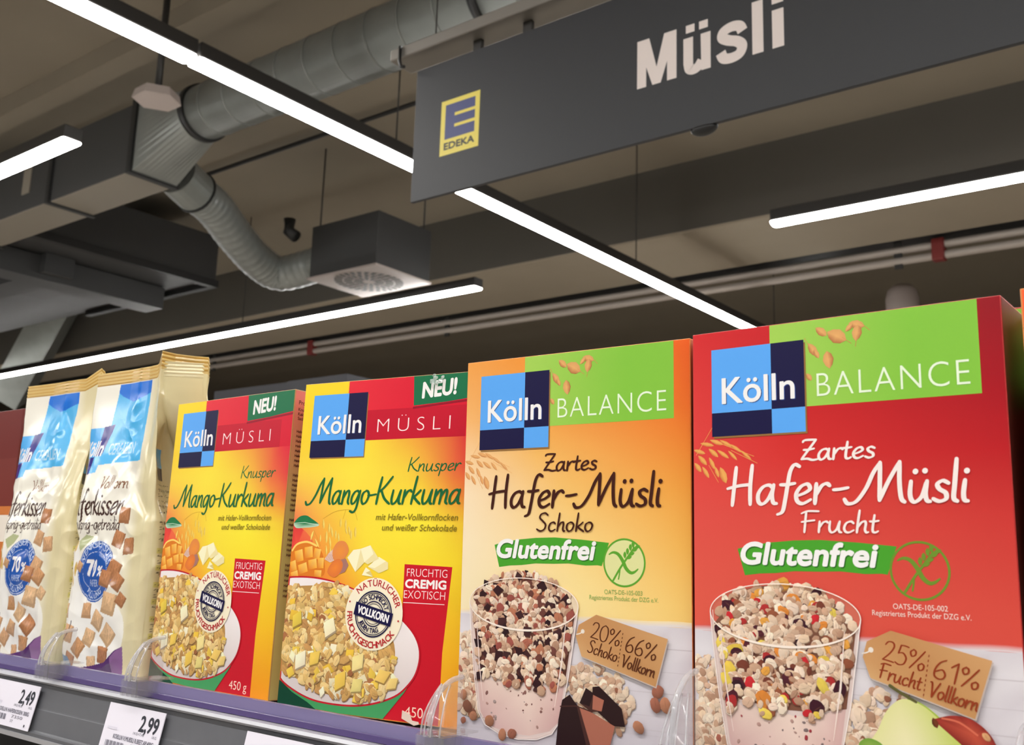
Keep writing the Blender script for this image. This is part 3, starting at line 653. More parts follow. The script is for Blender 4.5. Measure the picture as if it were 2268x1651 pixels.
    p.poly([(0, 22), (16, 10), (34, 2), (62, .8), (101, .8), (118, 20), (129, 37), (110, 18), (70, 8), (30, 10)], C(70, 158, 96)); p.poly([(0, 20), (14, 12), (30, 6), (40, .8), (0, .8)], C(16, 70, 50))
    p.line([(120, 28), (127, 38)], 1.2, C(170, 196, 130), cap=False)
    p.poly(ring, C(196, 26, 44))
    cxm, cym = 56, 53
    inn = [(max(1.0, cxm + (a[0] - cxm) * .982), cym + (a[1] - cym) * .972) for a in ring]
    p.fan((40, 55), inn, C(238, 228, 222), [mixc(C(244, 236, 236), C(214, 200, 196), max(0, min(1, (a[1] - 30) / -60 + .5))) for a in inn], mm=.01)
    ms = crom([(-5, 84), (6, 90), (28, 92), (52, 93), (66, 88), (84, 80), (100, 64), (108, 48), (106, 24), (92, 15), (72, 12.6), (44, 13.6), (28, 18), (8, 26), (-5, 32)], 4, True)
    ms = edge(ms)
    mp = np.array(ms)
    p.poly(ms, C(190, 146, 84))
    def inside(u, v):
        c = False; j = len(mp) - 1
        for i in range(len(mp)):
            if (mp[i][1] > v) != (mp[j][1] > v) and u < (mp[j][0] - mp[i][0]) * (v - mp[i][1]) / (mp[j][1] - mp[i][1]) + mp[i][0]: c = not c
            j = i
        return c
    heap(p, inside, (1, 12, 109, 94), 620, 2.2, 5.2, CRUNCH, ((.05, [C(248, 236, 196), C(250, 240, 208)], True, 1.25), (.06, [C(244, 206, 84), C(240, 196, 70)], True, 1.1), (.05, [C(170, 110, 70)], False, .8)), el=(.36, .8))
    for (x, y, r, c) in ((20, 36, 8, C(252, 240, 206)), (34, 38, 7.4, C(244, 206, 96)), (75, 38, 9, C(244, 222, 150)), (46, 62, 8.5, C(250, 236, 196)), (60, 24, 8, C(244, 204, 92)), (98, 30, 8, C(246, 206, 110)), (13, 66, 7, C(238, 208, 84)), (76, 22, 7, C(242, 224, 140)), (108, 26, 6.4, C(246, 214, 130))):
        flake(p, x, y, r, c, .72, sharp=True, rot=R.uniform(.4, 1.2))
    p.build('serving_picture', t)
    # claim panel
    N1 = ink.n; ink.n = N0
    p = Print(ink, cl); wk = C(252, 232, 230)
    sans(p, 'FRUCHTIG', 113.6, 101.6, 5.7, wk, w=35.4, thin=.010); sans(p, 'CREMIG', 113, 93.6, 5.7, WHITE, w=35.4, bold=.36); sans(p, 'EXOTISCH', 112.2, 86.0, 5.7, wk, w=36, thin=.010)
    p.rect(112, 82.6, 148, 83.1, wk); p.build('claim_lettering', t)
    p = Print(ink, cl); sans(p, '450 g', 119.6, 4.4, 6.8, C(250, 224, 204), w=23.5, thin=.004); p.build('weight_lettering', t)
    # round badge
    ink.n = N1
    p = Print(ink, cl); bx, by = 86.5, 73.4
    p.ellipse(bx, by, 26.4, 26.2, C(250, 240, 212)); bd = p.build('round_badge', t)
    p = Print(ink, cl); rk = C(186, 40, 44)
    arc(p, 'NATÜRLICHER', bx, by, 20.2, 131, 19, 4.6, rk, .12); arc(p, 'FRUCHTGESCHMACK', bx, by, 24.4, 181, 322, 4.6, rk, .12, True)
    p.ellipse(bx - 22.6, by + 8, .7, .7, rk); p.ellipse(bx + 23, by - 4, .7, .7, rk)
    for rr, ww in ((16.4, 1.0), (15, .5), (9, .8), (7.4, .4)): p.line([(bx + rr * math.cos(a), by + rr * math.sin(a)) for a in [2 * math.pi * i / 40 for i in range(40)]], ww, NAVY, closed=True)
    arc(p, 'SO SCHMECKT', bx, by, 10.6, 142, 22, 3.5, NAVY, .12, wk=.85); arc(p, 'JEDEN TAG', bx, by, 13.8, 208, 290, 3.5, NAVY, .12, True, .85)
    a = math.radians(-12); c, d = math.cos(a), math.sin(a)
    p.poly([(bx + i * 17.6 * c - j * 4.8 * d, by + i * 17.6 * d + j * 4.8 * c) for i, j in ((-1, -1), (1, -1), (1, 1), (-1, 1))], NAVY)
    sans(p, 'VOLLKORN', bx - 14.6 * c + 2.7 * d, by - 14.6 * d - 2.7 * c, 5.4, WHITE, w=29.2, bold=.3, rot=a)
    p.build('stamp', bd)
    side_text(t, MW * 1e-3, MD * 1e-3, MH * 1e-3, lambda a, b: mixc(C(206, 190, 120), C(226, 120, 110), min(1, max(0, (b - 150) / 90))), C(96, 44, 40),
              [('Produkt', 240, 3.4), ('Knusper', 234.5, 2.6), ('Kakao', 230.6, 2.6), ('Sack', 226.8, 2.6)] + [('Hafer Vollkorn Flocken', 216 - i * 4.1, 2.1) for i in range(34) if i % 9 != 8])
    return t
def copy_tree(o, parent=None):
    c = o.copy(); COL.objects.link(c)
    if parent is not None: c.parent = parent
    for ch in list(o.children): copy_tree(ch, c)
    return c
m1 = mango_box('cereal_box', 'yellow and red muesli box with green corner flash, standing beside the upright bag', (bp['mango1'][0], bp['mango1'][1], ZS), bp['mango1'][2], bp['mango1'][3])
m2 = copy_tree(m1); m2.location = (bp['mango2'][0], bp['mango2'][1], ZS); m2.rotation_euler = (-bp['mango2'][3], 0, bp['mango2'][2])
m2['label'] = 'yellow and red muesli box with torn scrap over its green flash'

# torn scraps stuck on the second yellow box
def on_m2(u, v, o): return m2.matrix_world @ Vector((u * 1e-3, -o * 1e-3, v * 1e-3))
bpy.context.view_layer.update()
bm = bmesh.new()
for (u, v, r) in ((127, 246.5, 3.2), (130, 248.6, 2.8), (134, 246.6, 2.6), (131, 244.4, 2.4), (136, 249, 2.2), (128.5, 251, 2.0)):
    k = [bm.verts.new(on_m2(u + r * math.cos(a) * R.uniform(.6, 1.1), v + r * .8 * math.sin(a) * R.uniform(.6, 1.1), 2.6 + R.uniform(-.4, .6))) for a in [math.pi / 4 * i for i in range(8)]]
    c0 = bm.verts.new(on_m2(u, v, 4.2)); c1 = bm.verts.new(on_m2(u, v, 2.1))
    for i in range(8): bm.faces.new((k[i], k[(i + 1) % 8], c0)); bm.faces.new((k[(i + 1) % 8], k[i], c1))
tag(bm_obj('tape_scrap', bm, clearmat('torn_tape', (.9, .95, .93), .45, C(220, 236, 230))), 'crumpled clear scrap of torn tape stuck on the green corner flash', 'tape')
bm = bmesh.new()
for o in (2.3, 2.9):
    bm.faces.new([bm.verts.new(on_m2(u, v, o)) for u, v in ((119.3, 8.6), (126.4, 6.4), (128, 2.6), (133.6, 2.2), (134.2, .6), (130, -.6), (119.2, 3.2))])
bmesh.ops.bridge_loops(bm, edges=bm.edges[:])
tag(bm_obj('torn_sticker', bm, M_CARD), 'beige torn sticker remnant over the weight on the red corner', 'sticker')

# ------------------------------------------------------------------ foil bags: the print is computed on a fine grid of the bag's skin
class Raster:
    """painter on an (nv, nu) grid covering u0..u1 x v0..v1 millimetres"""
    def __init__(s, u, v, fn):
        s.u, s.v = u, v; s.a = np.array([[fn(x, y) for x in u] for y in v], np.float32)
    def poly(s, pts, col, al=1.0):
        P = np.array(pts, float); i0, i1 = np.searchsorted(s.u, (P[:, 0].min(), P[:, 0].max())); j0, j1 = np.searchsorted(s.v, (P[:, 1].min(), P[:, 1].max()))
        if i1 <= i0 or j1 <= j0: return
        X, Y = np.meshgrid(s.u[i0:i1], s.v[j0:j1]); c = np.zeros(X.shape, bool); n = len(P)
        for k in range(n):
            (xa, ya), (xb, yb) = P[k - 1], P[k]
            if ya == yb: continue
            c ^= ((ya > Y) != (yb > Y)) & (X < (xb - xa) * (Y - ya) / (yb - ya) + xa)
        b = s.a[j0:j1, i0:i1]; b[c] = b[c] * (1 - al) + np.array(col, np.float32) * al
    # same calls as Print so that the lettering functions can draw here
    def step(s, mm=0): pass
    def tris(s, pts, faces, col):
        for f in faces: s.poly([pts[i] for i in f], col)
    def line(s, pts, w, col, closed=False, step=True, mm=0, cap=True):
        P = [np.array(p, float) for p in pts]; n = len(P); ws = w if isinstance(w, (list, tuple)) else [w] * n
        for i in range(n if closed else n - 1):
            a, b = P[i], P[(i + 1) % n]; t = b - a; t = t / (np.hypot(*t) + 1e-9); q = np.array((-t[1], t[0])); e = t * ws[i] * .3
            s.poly([a - e + q * ws[i] / 2, b + e + q * ws[i] / 2, b + e - q * ws[i] / 2, a - e - q * ws[i] / 2], col)
    def ellipse(s, cx, cy, rx, ry, col, al=1.0): s.poly([(cx + rx * math.cos(t / 20 * math.pi), cy + ry * math.sin(t / 20 * math.pi)) for t in range(40)], col, al)
    def pillow(s, x, y, r, ang, col):
        q = [(x + r * math.cos(ang + k * 1.5708), y + r * .8 * math.sin(ang + k * 1.5708)) for k in range(4)]
        s.poly(q, mulc(col, .72)); m = [(x + (a - x) * .82 - r * .05, y + (b - y) * .82 + r * .12) for a, b in q]; s.poly(m, col)
        s.poly([m[0], m[1], (x, y)], mulc(col, 1.18)); s.poly([m[2], m[3], (x, y)], mulc(col, .86))
        for k in range(3): s.line([(x - r * .4 + k * r * .3, y - r * .2), (x - r * .3 + k * r * .3, y + r * .35)], .5, mulc(col, .7))

BAGW, BAGD, BAGH = 0.143, 0.086, 0.297
def bag_print(u, v):
    u = u + 5.5; v = 112.5 + (v - 112.5) / 1.04
    cream, yel = C(246, 242, 230), C(226, 214, 172)
    r = Raster(u, v, lambda x, y: mixc(cream, yel, min(1, max(0, (x - 34) / 26))) if y < 277 else C(222, 190, 120))
    bl, bl2 = C(86, 186, 244), C(40, 120, 226)
    r.poly([(-20, 276), (46, 276), (43, 198), (-80, 194), (-80, 206), (-34, 207)], bl)
    r.poly([(-20, 276), (46, 276), (46, 264), (10, 257), (-14, 264), (-22, 268)], bl2)
    nv = C(58, 50, 140)
    r.poly([(-90, 201), (-48, 204), (-40, 234), (-90, 234)], C(84, 178, 246)); r.poly([(-48, 204), (-34, 205), (-20, 236), (-40, 234)], nv)
    r.poly([(-90, 201), (-48, 204), (-54, 187), (-90, 185)], nv); r.poly([(-48, 204), (-34, 205), (-38, 188), (-54, 187)], C(110, 194, 250))
    sans(r, 'Kölln', -74, 205, 14.5, WHITE, w=39, bold=.5, slant=.22)
    sans(r, 'CEREALIEN', -24, 205.5, 11, C(196, 230, 252), w=52, slant=.05, bold=.2)
    br = C(70, 40, 34)
    hand(r, 'Vollkorn', -17, 172, 43, 12, C(140, 96, 70), .11, slant=.1)
    hand(r, 'Haferkissen', -76, 147, 103, 24, br, .105); hand(r, 'knusprig-getreidig', -66, 133, 92, 12, br, .11)
    # milk, oat ears and badge
    for (x, y, a, b) in ((-58, 100, 22, 24), (-40, 60, 34, 30), (10, 40, 46, 34), (-10, 66, 30, 20)): r.ellipse(x, y, a, b, C(250, 248, 244), .8)
    for (x, y) in ((-60, 112), (-52, 104), (-64, 98), (-48, 116), (-56, 92), (-44, 96), (-66, 88), (-50, 86)):
        for k in range(3): r.ellipse(x + R.uniform(-3, 3), y + R.uniform(-3, 3), 2.2, 5, C(214, 176, 90), .8)
    r.poly([(-44, 122), (-30, 128), (-18, 126), (-26, 118), (-36, 112)], C(150, 164, 80), .7)
    bd = C(40, 90, 176)
    r.ellipse(-4, 94, 33, 28, bd); 
    for k in (0, 1): r.line([(-4 + (31.4 - 9 * k) * math.cos(t * math.pi / 30), 94 + (26.4 - 8 * k) * math.sin(t * math.pi / 30)) for t in range(60)], .9 if k == 0 else .5, C(200, 214, 240), closed=True)
    arc(r, 'WENIGER SÜSS', -4, 94, 22.4, 158, 22, 6.4, C(206, 220, 246), .1)
    sans(r, '70', -19, 90, 14, WHITE, w=18, bold=.7); sans(r, '%', 2.5, 90.4, 8.6, WHITE, w=9, bold=.4); sans(r, 'HAFER', -15, 80.5, 6, C(206, 220, 246), w=20)
    arc(r, 'FÜLLUNG', -4, 94, 24.6, 234, 306, 5, C(206, 220, 246), .1, True)
    P = [C(204, 152, 108), C(216, 170, 128), C(186, 128, 88), C(224, 184, 142)]
    for (x, y, q, a) in ((34, 150 - 4, 13, .75), (28, 124, 13, .5), (48, 118, 13, .9), (30, 96, 15, .4), (38, 86, 13, .2), (18, 88, 13, .6), (27, 66, 17, .6), (46, 70, 10, .2), (8, 50, 14, .3), (-14, 58, 12, .8), (28, 38, 15, .1), (-6, 34, 13, .5), (22, 20, 13, .7), (-22, 24, 13, .2), (-44, 36, 14, .6), (-56, 56, 12, .9), (-36, 12, 12, .4), (2, 12, 10, .9), (-60, 26, 10, .3), (-34, 98, 8, .3)):
        r.pillow(x, y, q, a, P[R.randrange(4)])
    r.line([(-66 + 26 * math.cos(t * .12 + 4.2), 48 + 22 * math.sin(t * .12 + 4.2)) for t in range(18)], 1.3, C(70, 60, 60))
    # bowl and purple foot
    r.poly([(-20, 0), (-14, 7), (0, 9), (26, 14), (44, 26), (56, 30), (62, 0)], C(84, 44, 104)); r.poly([(56, 30), (62, 0), (44, 0), (36, 19), (46, 26)], C(142, 100, 150))
    r.poly([(-78, 0), (-78, 20), (-40, 15), (-24, 0)], C(110, 140, 170))
    for k in range(9): r.line([(-76 + k * 5.4, 2), (-76 + k * 5.4, 16 - k * .8)], 1.1, C(60, 90, 130))
    # crimped seal
    for k in range(5): r.poly([(-90, 276.4 + k * 3.4), (99, 276.4 + k * 3.4), (99, 278 + k * 3.4), (-90, 278 + k * 3.4)], C(196, 150, 62))
    return r.a
def side_print(u, v):
    r = Raster(u, v, lambda x, y: C(222, 210, 164) if y < 282 else C(216, 186, 116))
    r.poly([(6, 192), (30, 192), (30, 212), (6, 212)], C(90, 176, 240)); r.poly([(6, 182), (30, 182), (30, 194), (6, 194)], NAVY)
    tx = C(110, 100, 80)
    for k in range(30):
        y = 176 - k * 5.2
        if k in (6, 11, 17, 23): continue
        if k > 11 and k % 3 == 0: r.poly([(5, y - 1.2), (46, y - 1.2), (46, y + 3.6), (5, y + 3.6)], C(214, 204, 120))
        sans(r, ('Knusprige Haferkissen aus', 'Vollkornhafermehl und', 'Zutaten Hafer Zucker Salz')[k % 3], 6, y, 2.5, tx, w=40 - (k * 7 % 9))
    for k in range(5): r.poly([(-9, 284 + k * 3.4), (99, 284 + k * 3.4), (99, 285.6 + k * 3.4), (-9, 285.6 + k * 3.4)], C(190, 144, 60))
    return r.a
def rounded(w, d, radii, bulge):
    """outline of the bag's foot from the middle of the left front corner, anticlockwise seen from above"""
    cs = [(-w / 2, -d / 2, radii[0]), (w / 2, -d / 2, radii[1]), (w / 2, d / 2, radii[2]), (-w / 2, d / 2, radii[3])]
    out = []
    for k, (x, y, r) in enumerate(cs):
        cx, cy = x - math.copysign(r, x), y - math.copysign(r, y); a0 = math.radians(180 + 90 * k)
        out.append([(cx + r * math.cos(a0 + t * math.pi / 16), cy + r * math.sin(a0 + t * math.pi / 16)) for t in range(9)])
    segs = []
    for k in range(4):
        a, b = out[k], out[(k + 1) % 4]; pts = a[4:] + b[:5]; segs.append(np.array(pts))
    f = segs[0]; f[:, 1] -= bulge * np.clip(1 - (f[:, 0] / (w / 2)) ** 2, 0, 1)
    return segs
def resamp(P, n):
    P = np.asarray(P, float); L = np.r_[0, np.cumsum(np.hypot(*np.diff(P, axis=0).T))]; t = np.linspace(0, L[-1], n)
    return np.stack([np.interp(t, L, P[:, 0]), np.interp(t, L, P[:, 1])], 1)
def make_bag(name, label, loc, rz, seed, seal, creases, ear):
    t = empty(name, loc, (0, 0, rz)); tag(t, label, 'bag', 'foil cereal bags on the top shelf')
    nf, ns, nb, nl, nv = 230, 70, 46, 24, 420
    foot = rounded(BAGW, BAGD, (.026, .010, .012, .02), .010)
    lower = [resamp(foot[0], nf), resamp(foot[1], ns), resamp(foot[2], nb), resamp(foot[3], nl)]
    sf = np.array(seal); se = np.array(ear); back = np.vstack([se[::-1][:1], sf[::-1]]) + np.array((0, .0022))
    left = np.array([back[-1], sf[0]])
    upper = [resamp(sf, nf), resamp(se, ns), resamp(back, nb), resamp(left, nl)]
    vv = np.concatenate([np.linspace(0, 1, nv)])
    prints = [bag_print(np.linspace(-76, 76, nf), vv * BAGH * 1000), side_print(np.linspace(0, 90, ns), vv * BAGH * 1000)]
    cm = C(226, 214, 168); prints += [np.tile(np.array(cm, np.float32), (nv, nb, 1)), np.tile(np.array(cm, np.float32), (nv, nl, 1))]
    lo = np.vstack(lower); up = np.vstack(upper); cols = np.concatenate(prints, 1); n = len(lo)
    isside = np.zeros(n); isside[nf:nf + ns] = np.sin(np.linspace(0, math.pi, ns)); isfront = np.zeros(n); isfront[:nf] = 1
    fu = np.zeros(n); fu[:nf] = np.linspace(-76, 76, nf); hbump = np.zeros(n); hbump[nf - 40:nf] = np.linspace(0, .010, 40) ** 1; hbump[nf:nf + ns] = np.linspace(.010, .006, ns)
    V = []
    cen = lo.mean(0)
    for j, h in enumerate(vv):
        w = min(1, max(0, (h - .42) / .5)); w = w * w * (3 - 2 * w)
        belly = 1 + .02 * math.sin(math.pi * min(1, h / .7)) - .05 * max(0, 1 - h / .05)
        P = (cen + (lo - cen) * belly) * (1 - w) + up * w
        P[:, 0] -= isside * .030 * 4 * w * (1 - w)
        z = h * BAGH + hbump * max(0, (h - .8) / .2)
        A = (1 - .85 * max(0, (h - .86) / .14))
        for i in range(n):
            q = Vector((P[i, 0] * 14, P[i, 1] * 14, h * 4.6)) + Vector((seed * 3.1, seed * 1.7, 0))
            d = A * (.0046 * noise.noise(q) + .0019 * (1 - 2 * abs(noise.noise(q * 2.3))) + .0007 * noise.noise(q * 6))
            if isfront[i]:
                for (x0, y0, x1, y1, amp, sg) in creases:
                    px, py = fu[i], h * BAGH * 1000; dx, dy = x1 - x0, y1 - y0; L2 = dx * dx + dy * dy
                    k = max(0, min(1, ((px - x0) * dx + (py - y0) * dy) / L2)); dd = (px - x0 - k * dx) ** 2 + (py - y0 - k * dy) ** 2
                    d -= .85 * amp * math.exp(-dd / (sg * sg))
            if h > .95: d += .0007 * math.sin((h - .95) * BAGH * 1000 * 1.85)
            a, b = P[i] - P.mean(0); L = math.hypot(a, b * 1.3) + 1e-6
            V.append((P[i, 0] + d * a / L * (.5 if isfront[i] else 1), P[i, 1] + d * (b * 1.3 / L), float(z[i] if hasattr(z, '__len__') else z)))
    jc = int(nv * .955)
    flat = cols.reshape(-1, 3)
    for nm, j0, j1 in (('pouch', 0, jc), ('seal', jc - 1, nv - 1)):
        VV = V[j0 * n:(j1 + 1) * n]
        FF = [(j * n + i, j * n + (i + 1) % n, (j + 1) * n + (i + 1) % n, (j + 1) * n + i) for j in range(j1 - j0) for i in range(n)]
        if nm == 'pouch': FF.append(tuple(range(n))[::-1])
        me = bpy.data.meshes.new(nm); me.from_pydata(VV, [], FF)
        ca = me.color_attributes.new('Col', 'FLOAT_COLOR', 'POINT'); buf = np.ones((len(VV), 4), np.float32); buf[:, :3] = flat[j0 * n:(j1 + 1) * n]; ca.data.foreach_set('color', buf.ravel())
        me.polygons.foreach_set('use_smooth', [True] * len(me.polygons))
        link(nm, me, M_FOIL, t)
    return t
make_bag('cereal_bag', 'cream and blue foil cereal bag with raised seal corner, standing next to the yellow boxes', (-0.913, 0.064, ZS), 0, 1.0,
         [(-.072, -.032), (-.01, -.030), (.022, -.031), (.040, -.033), (.058, -.042)],
         [(-40, 150, -70, 118, .006, 9), (-74, 120, -20, 128, .004, 6), (26, 190, 66, 150, .006, 9), (-10, 118, -24, 70, .004, 6), (40, 200, 20, 168, .003, 8)],
         [(.058, -.042), (.062, -.030), (.076, -.018), (.090, -.012)])
make_bag('cereal_bag', 'cream and blue foil cereal bag partly cut off at the left edge', (-1.064, 0.066, ZS), 0, 5.0,
         [(-.072, -.032), (-.02, -.028), (.030, -.028), (.066, -.024)],
         [(20, 262, 64, 215, .008, 9), (-60, 170, 30, 190, .0025, 8), (-30, 60, 30, 40, .003, 8), (40, 150, 60, 215, .004, 8)],
         [(.066, -.024), (.068, -.0235), (.069, -.0225), (.070, -.022)])

# neighbours, plain fronts seen only at the edges of the view
def plain_box(label, loc, rz, w, h, bands, edge, lg=None):
    t = carton('cereal_box', label, loc, rz, 0, w, .06, h, edge); ink = Ink(); p = Print(ink, (.8, .8, w * 1e3 - .8, h * 1e3 - .8))
    for (u0, v0, u1, v1, c) in bands: p.rect(u0, v0, u1, v1, c)
    p.build('front_panel', t)
    if lg: logo(t, ink, *lg)
    return t
plain_box('orange box cut off at the right edge, next to the red box', (-0.0914, -0.004, ZS), -.012, .1692, .2522, [(0, 0, 170, 260, C(250, 100, 52)), (49, 205, 158, 260, C(130, 196, 70)), (0, 0, 170, 82, C(226, 220, 224))], SCHOKO['edge'], (12.4, 190.5))
plain_box('taller box behind the red box, only its green top corner showing', (-0.196, .080, ZS), 0, .1692, .2640, [(0, 0, 170, 270, C(206, 60, 50)), (49, 205, 158, 270, C(130, 196, 70))], FRUCHT['edge'])
plain_box('dark red and orange box left of the bags, cut off by the edge', (-1.315, .035, ZS), 0, .172, .272, [(0, 0, 180, 280, C(206, 120, 60)), (0, 205, 180, 280, C(112, 40, 36)), (0, 120, 180, 150, C(236, 226, 214)), (70, 160, 180, 215, C(120, 50, 44))], mat('carton_maroon', C(110, 44, 40), .4))

# ------------------------------------------------------------------ gondola shelf
g = empty('shelf_unit', (-0.55, .3, 0)); tag(g, 'supermarket shelf unit whose top board carries the cereal boxes', 'shelf')
def gpart(o): o.parent = g; o.matrix_parent_inverse = g.matrix_world.inverted(); return o
g.matrix_world = Matrix.Translation((-0.55, .3, 0)); bpy.context.view_layer.update()
gpart(box('shelf_board', (-2.2, -.012, ZS - .030), (1.1, .46, ZS - .0024), M_SHELF))
gpart(box('back_panel', (-2.2, .47, .1), (1.1, .49, ZS - .03), M_GAP))
gpart(box('base_plinth', (-2.2, .0, 0), (1.1, .47, .12), M_GAP))
for zz in (.45, .80, 1.15): gpart(box('lower_shelf', (-2.2, .02, zz), (1.1, .46, zz + .025), M_GAP))
for x in (-2.2, -1.1, 0, 1.08): gpart(box('upright', (x, .46, .0), (x + .03, .5, ZS + .0), M_DARK))
# price rail, profile in Y and Z along the front edge
def drop(x): return -.009 * (x + 1.02)                     # the front rail hangs slightly lower towards the right
def extrude_profile(name, prof, x0, x1, m):
    bm = bmesh.new(); a = [bm.verts.new((x0, y, z + drop(x0))) for y, z in prof]; b = [bm.verts.new((x1, y, z + drop(x1))) for y, z in prof]; n = len(prof)
    for i in range(n): bm.faces.new((a[i], a[(i + 1) % n], b[(i + 1) % n], b[i]))
    bm.faces.new(a[::-1]); bm.faces.new(b); return bm_obj(name, bm, m)
zr = ZR
gpart(extrude_profile('clear_strip', [(-.024, zr - .1105), (-.0225, zr - .1015), (-.0195, zr - .1012), (-.0185, zr - .110), (-.0185, zr - .1135), (-.026, zr - .1135)], -2.2, 1.1, M_LILAC))
gpart(extrude_profile('strip_shadow_line', [(-.0268, zr - .1095), (-.0262, zr - .1090), (-.0245, zr - .1092), (-.0262, zr - .1134), (-.0275, zr - .1134)], -2.2, 1.1, mat('shadow_violet', C(86, 72, 120), .3)))  # dark violet bar added as the shadow line between strip and lip
gpart(extrude_profile('rail_lip', [(-.032, zr - .1185), (-.034, zr - .1165), (-.033, zr - .1142), (-.029, zr - .1138), (-.0125, zr - .1138), (-.0125, zr - .1195)], -2.2, 1.1, M_RAILMET))
gpart(extrude_profile('price_rail', [(-.0300, zr - .1190), (-.0125, zr - .1195), (-.0125, zr - .162), (-.0400, zr - .1625), (-.0405, zr - .1595), (-.0385, zr - .1588), (-.0375, zr - .1575), (-.0345, zr - .1405), (-.0338, zr - .1400), (-.0335, zr - .1390)], -2.2, 1.1, M_RAIL))
gpart(extrude_profile('rail_foot', [(-.0415, zr - .1625), (-.0415, zr - .1665), (-.0125, zr - .1665), (-.0125, zr - .1622), (-.030, zr - .1626)], -2.2, 1.1, M_RAILMET))

def price_tag(label, x, w, price, l1, l2, blank=False):
    dz = drop(x); a = Vector((x, -.0322, zr - .1215 + dz)); b = Vector((x, -.0400, zr - .1592 + dz)); up = (a - b); h = up.length; up.normalize(); nrm = Vector((0, -1, 0)); nrm = (nrm - up * nrm.dot(up)).normalized()
    t = empty('price_tag', b + nrm * .0012, (0, .009, 0)); tag(t, label, 'price tag', 'price tags in the shelf rail')
    ink = Ink()
    def f(u, v, o): q = up * v + nrm * (o + .0010); return (u, q.y, q.z)
    bm = bmesh.new()
    lo = [Vector((0, 0, 0)), Vector((w, 0, 0)), Vector((w, 0, 0)) + up * h, up * h]
    vs = [bm.verts.new(p + nrm * .0002) for p in lo] + [bm.verts.new(p + nrm * .0009) for p in lo]
    for fc in ((3, 2, 1, 0), (4, 5, 6, 7), (0, 1, 5, 4), (1, 2, 6, 5), (2, 3, 7, 6), (3, 0, 4, 7)): bm.faces.new([vs[i] for i in fc])
    bm_obj('card', bm, mat('tag_card', C(236, 232, 244), .5), t)
    p = Print(ink, fn=f); k = C(44, 46, 56); gy = C(120, 118, 132); W_ = w * 1e3; H_ = h * 1e3
    sans(p, price, W_ - 30, H_ - 17, 11.4, k, w=24.5, bold=.42, slant=.04)
    sans(p, l2, W_ - 36, H_ - 20.4, 2.0, gy, w=15); sans(p, '1KG', W_ - 10, H_ - 20.4, 2, gy, w=6)
    sans(p, l1, W_ - 62, H_ - 26.4, 3.2, gy, w=56, bold=.12)
    for i in range(16): p.rect(8 + i * 1.7, 5, 8.5 + i * 1.7 + (.6 if i % 3 else 0), 10, gy)
    sans(p, '7350', 44, 8, 2.4, gy, w=20); sans(p, 'ST', 44, 4, 2.2, gy, w=5)
    p.rect(W_ - 9, 2.4, W_ - 7.2, 4.6, k); p.rect(6, H_ - 20, 20, H_ - 18, C(222, 218, 232))
    p.build('lettering', t, M_PAPER)
price_tag('white price tag reading 2,49, leftmost in the shelf rail', -.985, .0785, '2,49', 'KOELLN HAFERKISSEN 300G', '1KG=8,30')
price_tag('white price tag reading 2,99, below the second bag', -.792, .0790, '2,99', 'KOELLN V.MUESLI R.BEET.AP.400G', '1KG=7,48')
price_tag('white price tag mostly cut off by the lower edge, below the yellow boxes', -.612, .0790, '2,99', 'KOELLN MUESLI KNUSPER 450G', '1KG=6,64')

def divider(label, x, k, end=-.0195):
    t = empty('shelf_divider', (x, .006, ZS + drop(x))); tag(t, label, 'divider', 'clear dividers in front of the products')
    pr = [(float(a), float(b)) for a, b in crom([(-.0475, .0125), (-.0495, .0175), (-.0484, .0250), (-.0440, .0345 * k), (-.0370, .0412 * k), (-.029, .0447 * k), (end, .0460 * k)], 5)]
    prof = pr + [(end, .0125)]
    bm = bmesh.new(); a = [bm.verts.new((-.0008, y, z)) for y, z in prof]; b = [bm.verts.new((.0008, y, z)) for y, z in prof]; n = len(prof)
    for i in range(n): bm.faces.new((a[i], a[(i + 1) % n], b[(i + 1) % n], b[i]))
    bm.faces.new(a); bm.faces.new(b[::-1]); bm_obj('fin', bm, M_CLEAR, t)
    bm = bmesh.new(); tube_bm(bm, [(0, y, z) for y, z in pr], .0017, 10); bm_obj('rim', bm, M_RIM, t, smooth=True)
    bm = bmesh.new(); m = 14; rows = []                          # bowed front stop, narrower towards its top
    for j in range(8):
        f = j / 7; z = .0125 + f * .030 * k; hw = .0090 * (1 - .55 * max(0, f - .3) ** 1.3 / .7 ** 1.3); yy = -.0470 + .013 * f ** 2
        rows.append([bm.verts.new((hw * (i / m * 2 - 1), yy - .004 * math.cos((i / m - .5) * math.pi), z)) for i in range(m + 1)])
    for j in range(7):
        for i in range(m): bm.faces.new((rows[j][i], rows[j][i + 1], rows[j + 1][i + 1], rows[j + 1][i]))
    ribs = [[v.co.copy() for v in (r[c] for r in rows)] for c in (1, 5, 9, 13)]
    bmesh.ops.solidify(bm, geom=bm.faces[:], thickness=.0012)
    bm_obj('front_stop', bm, M_CLEAR, t, smooth=True)
    for rb in ribs:
        bm = bmesh.new(); tube_bm(bm, [v + Vector((0, -.0006, 0)) for v in rb], .0006, 6); bm_obj('rib', bm, M_RIM, t, smooth=True)
    bm = bmesh.new()                                             # clip that grips the strip
    for dx in (-.0100, -.0036, .0036, .0100): box_bm(bm, (dx - .0010, -.0480, .0005), (dx + .0010, -.0255, .0125))
    box_bm(bm, (-.011, -.0495, .0005), (.011, -.0482, .0130)); box_bm(bm, (-.011, -.0480, .0126), (.011, -.0150, .0138)); bm_obj('clip', bm, M_CLEAR, t)
divider('clear plastic divider between the two foil bags', -.893, .92)
divider('clear plastic divider between right foil bag and yellow box', -.754, 1.0)
divider('clear plastic divider between yellow box with torn scrap and orange box', -.4275, 1.0)
divider('clear plastic divider between orange and cream box and red box', -.2615, 1.42)
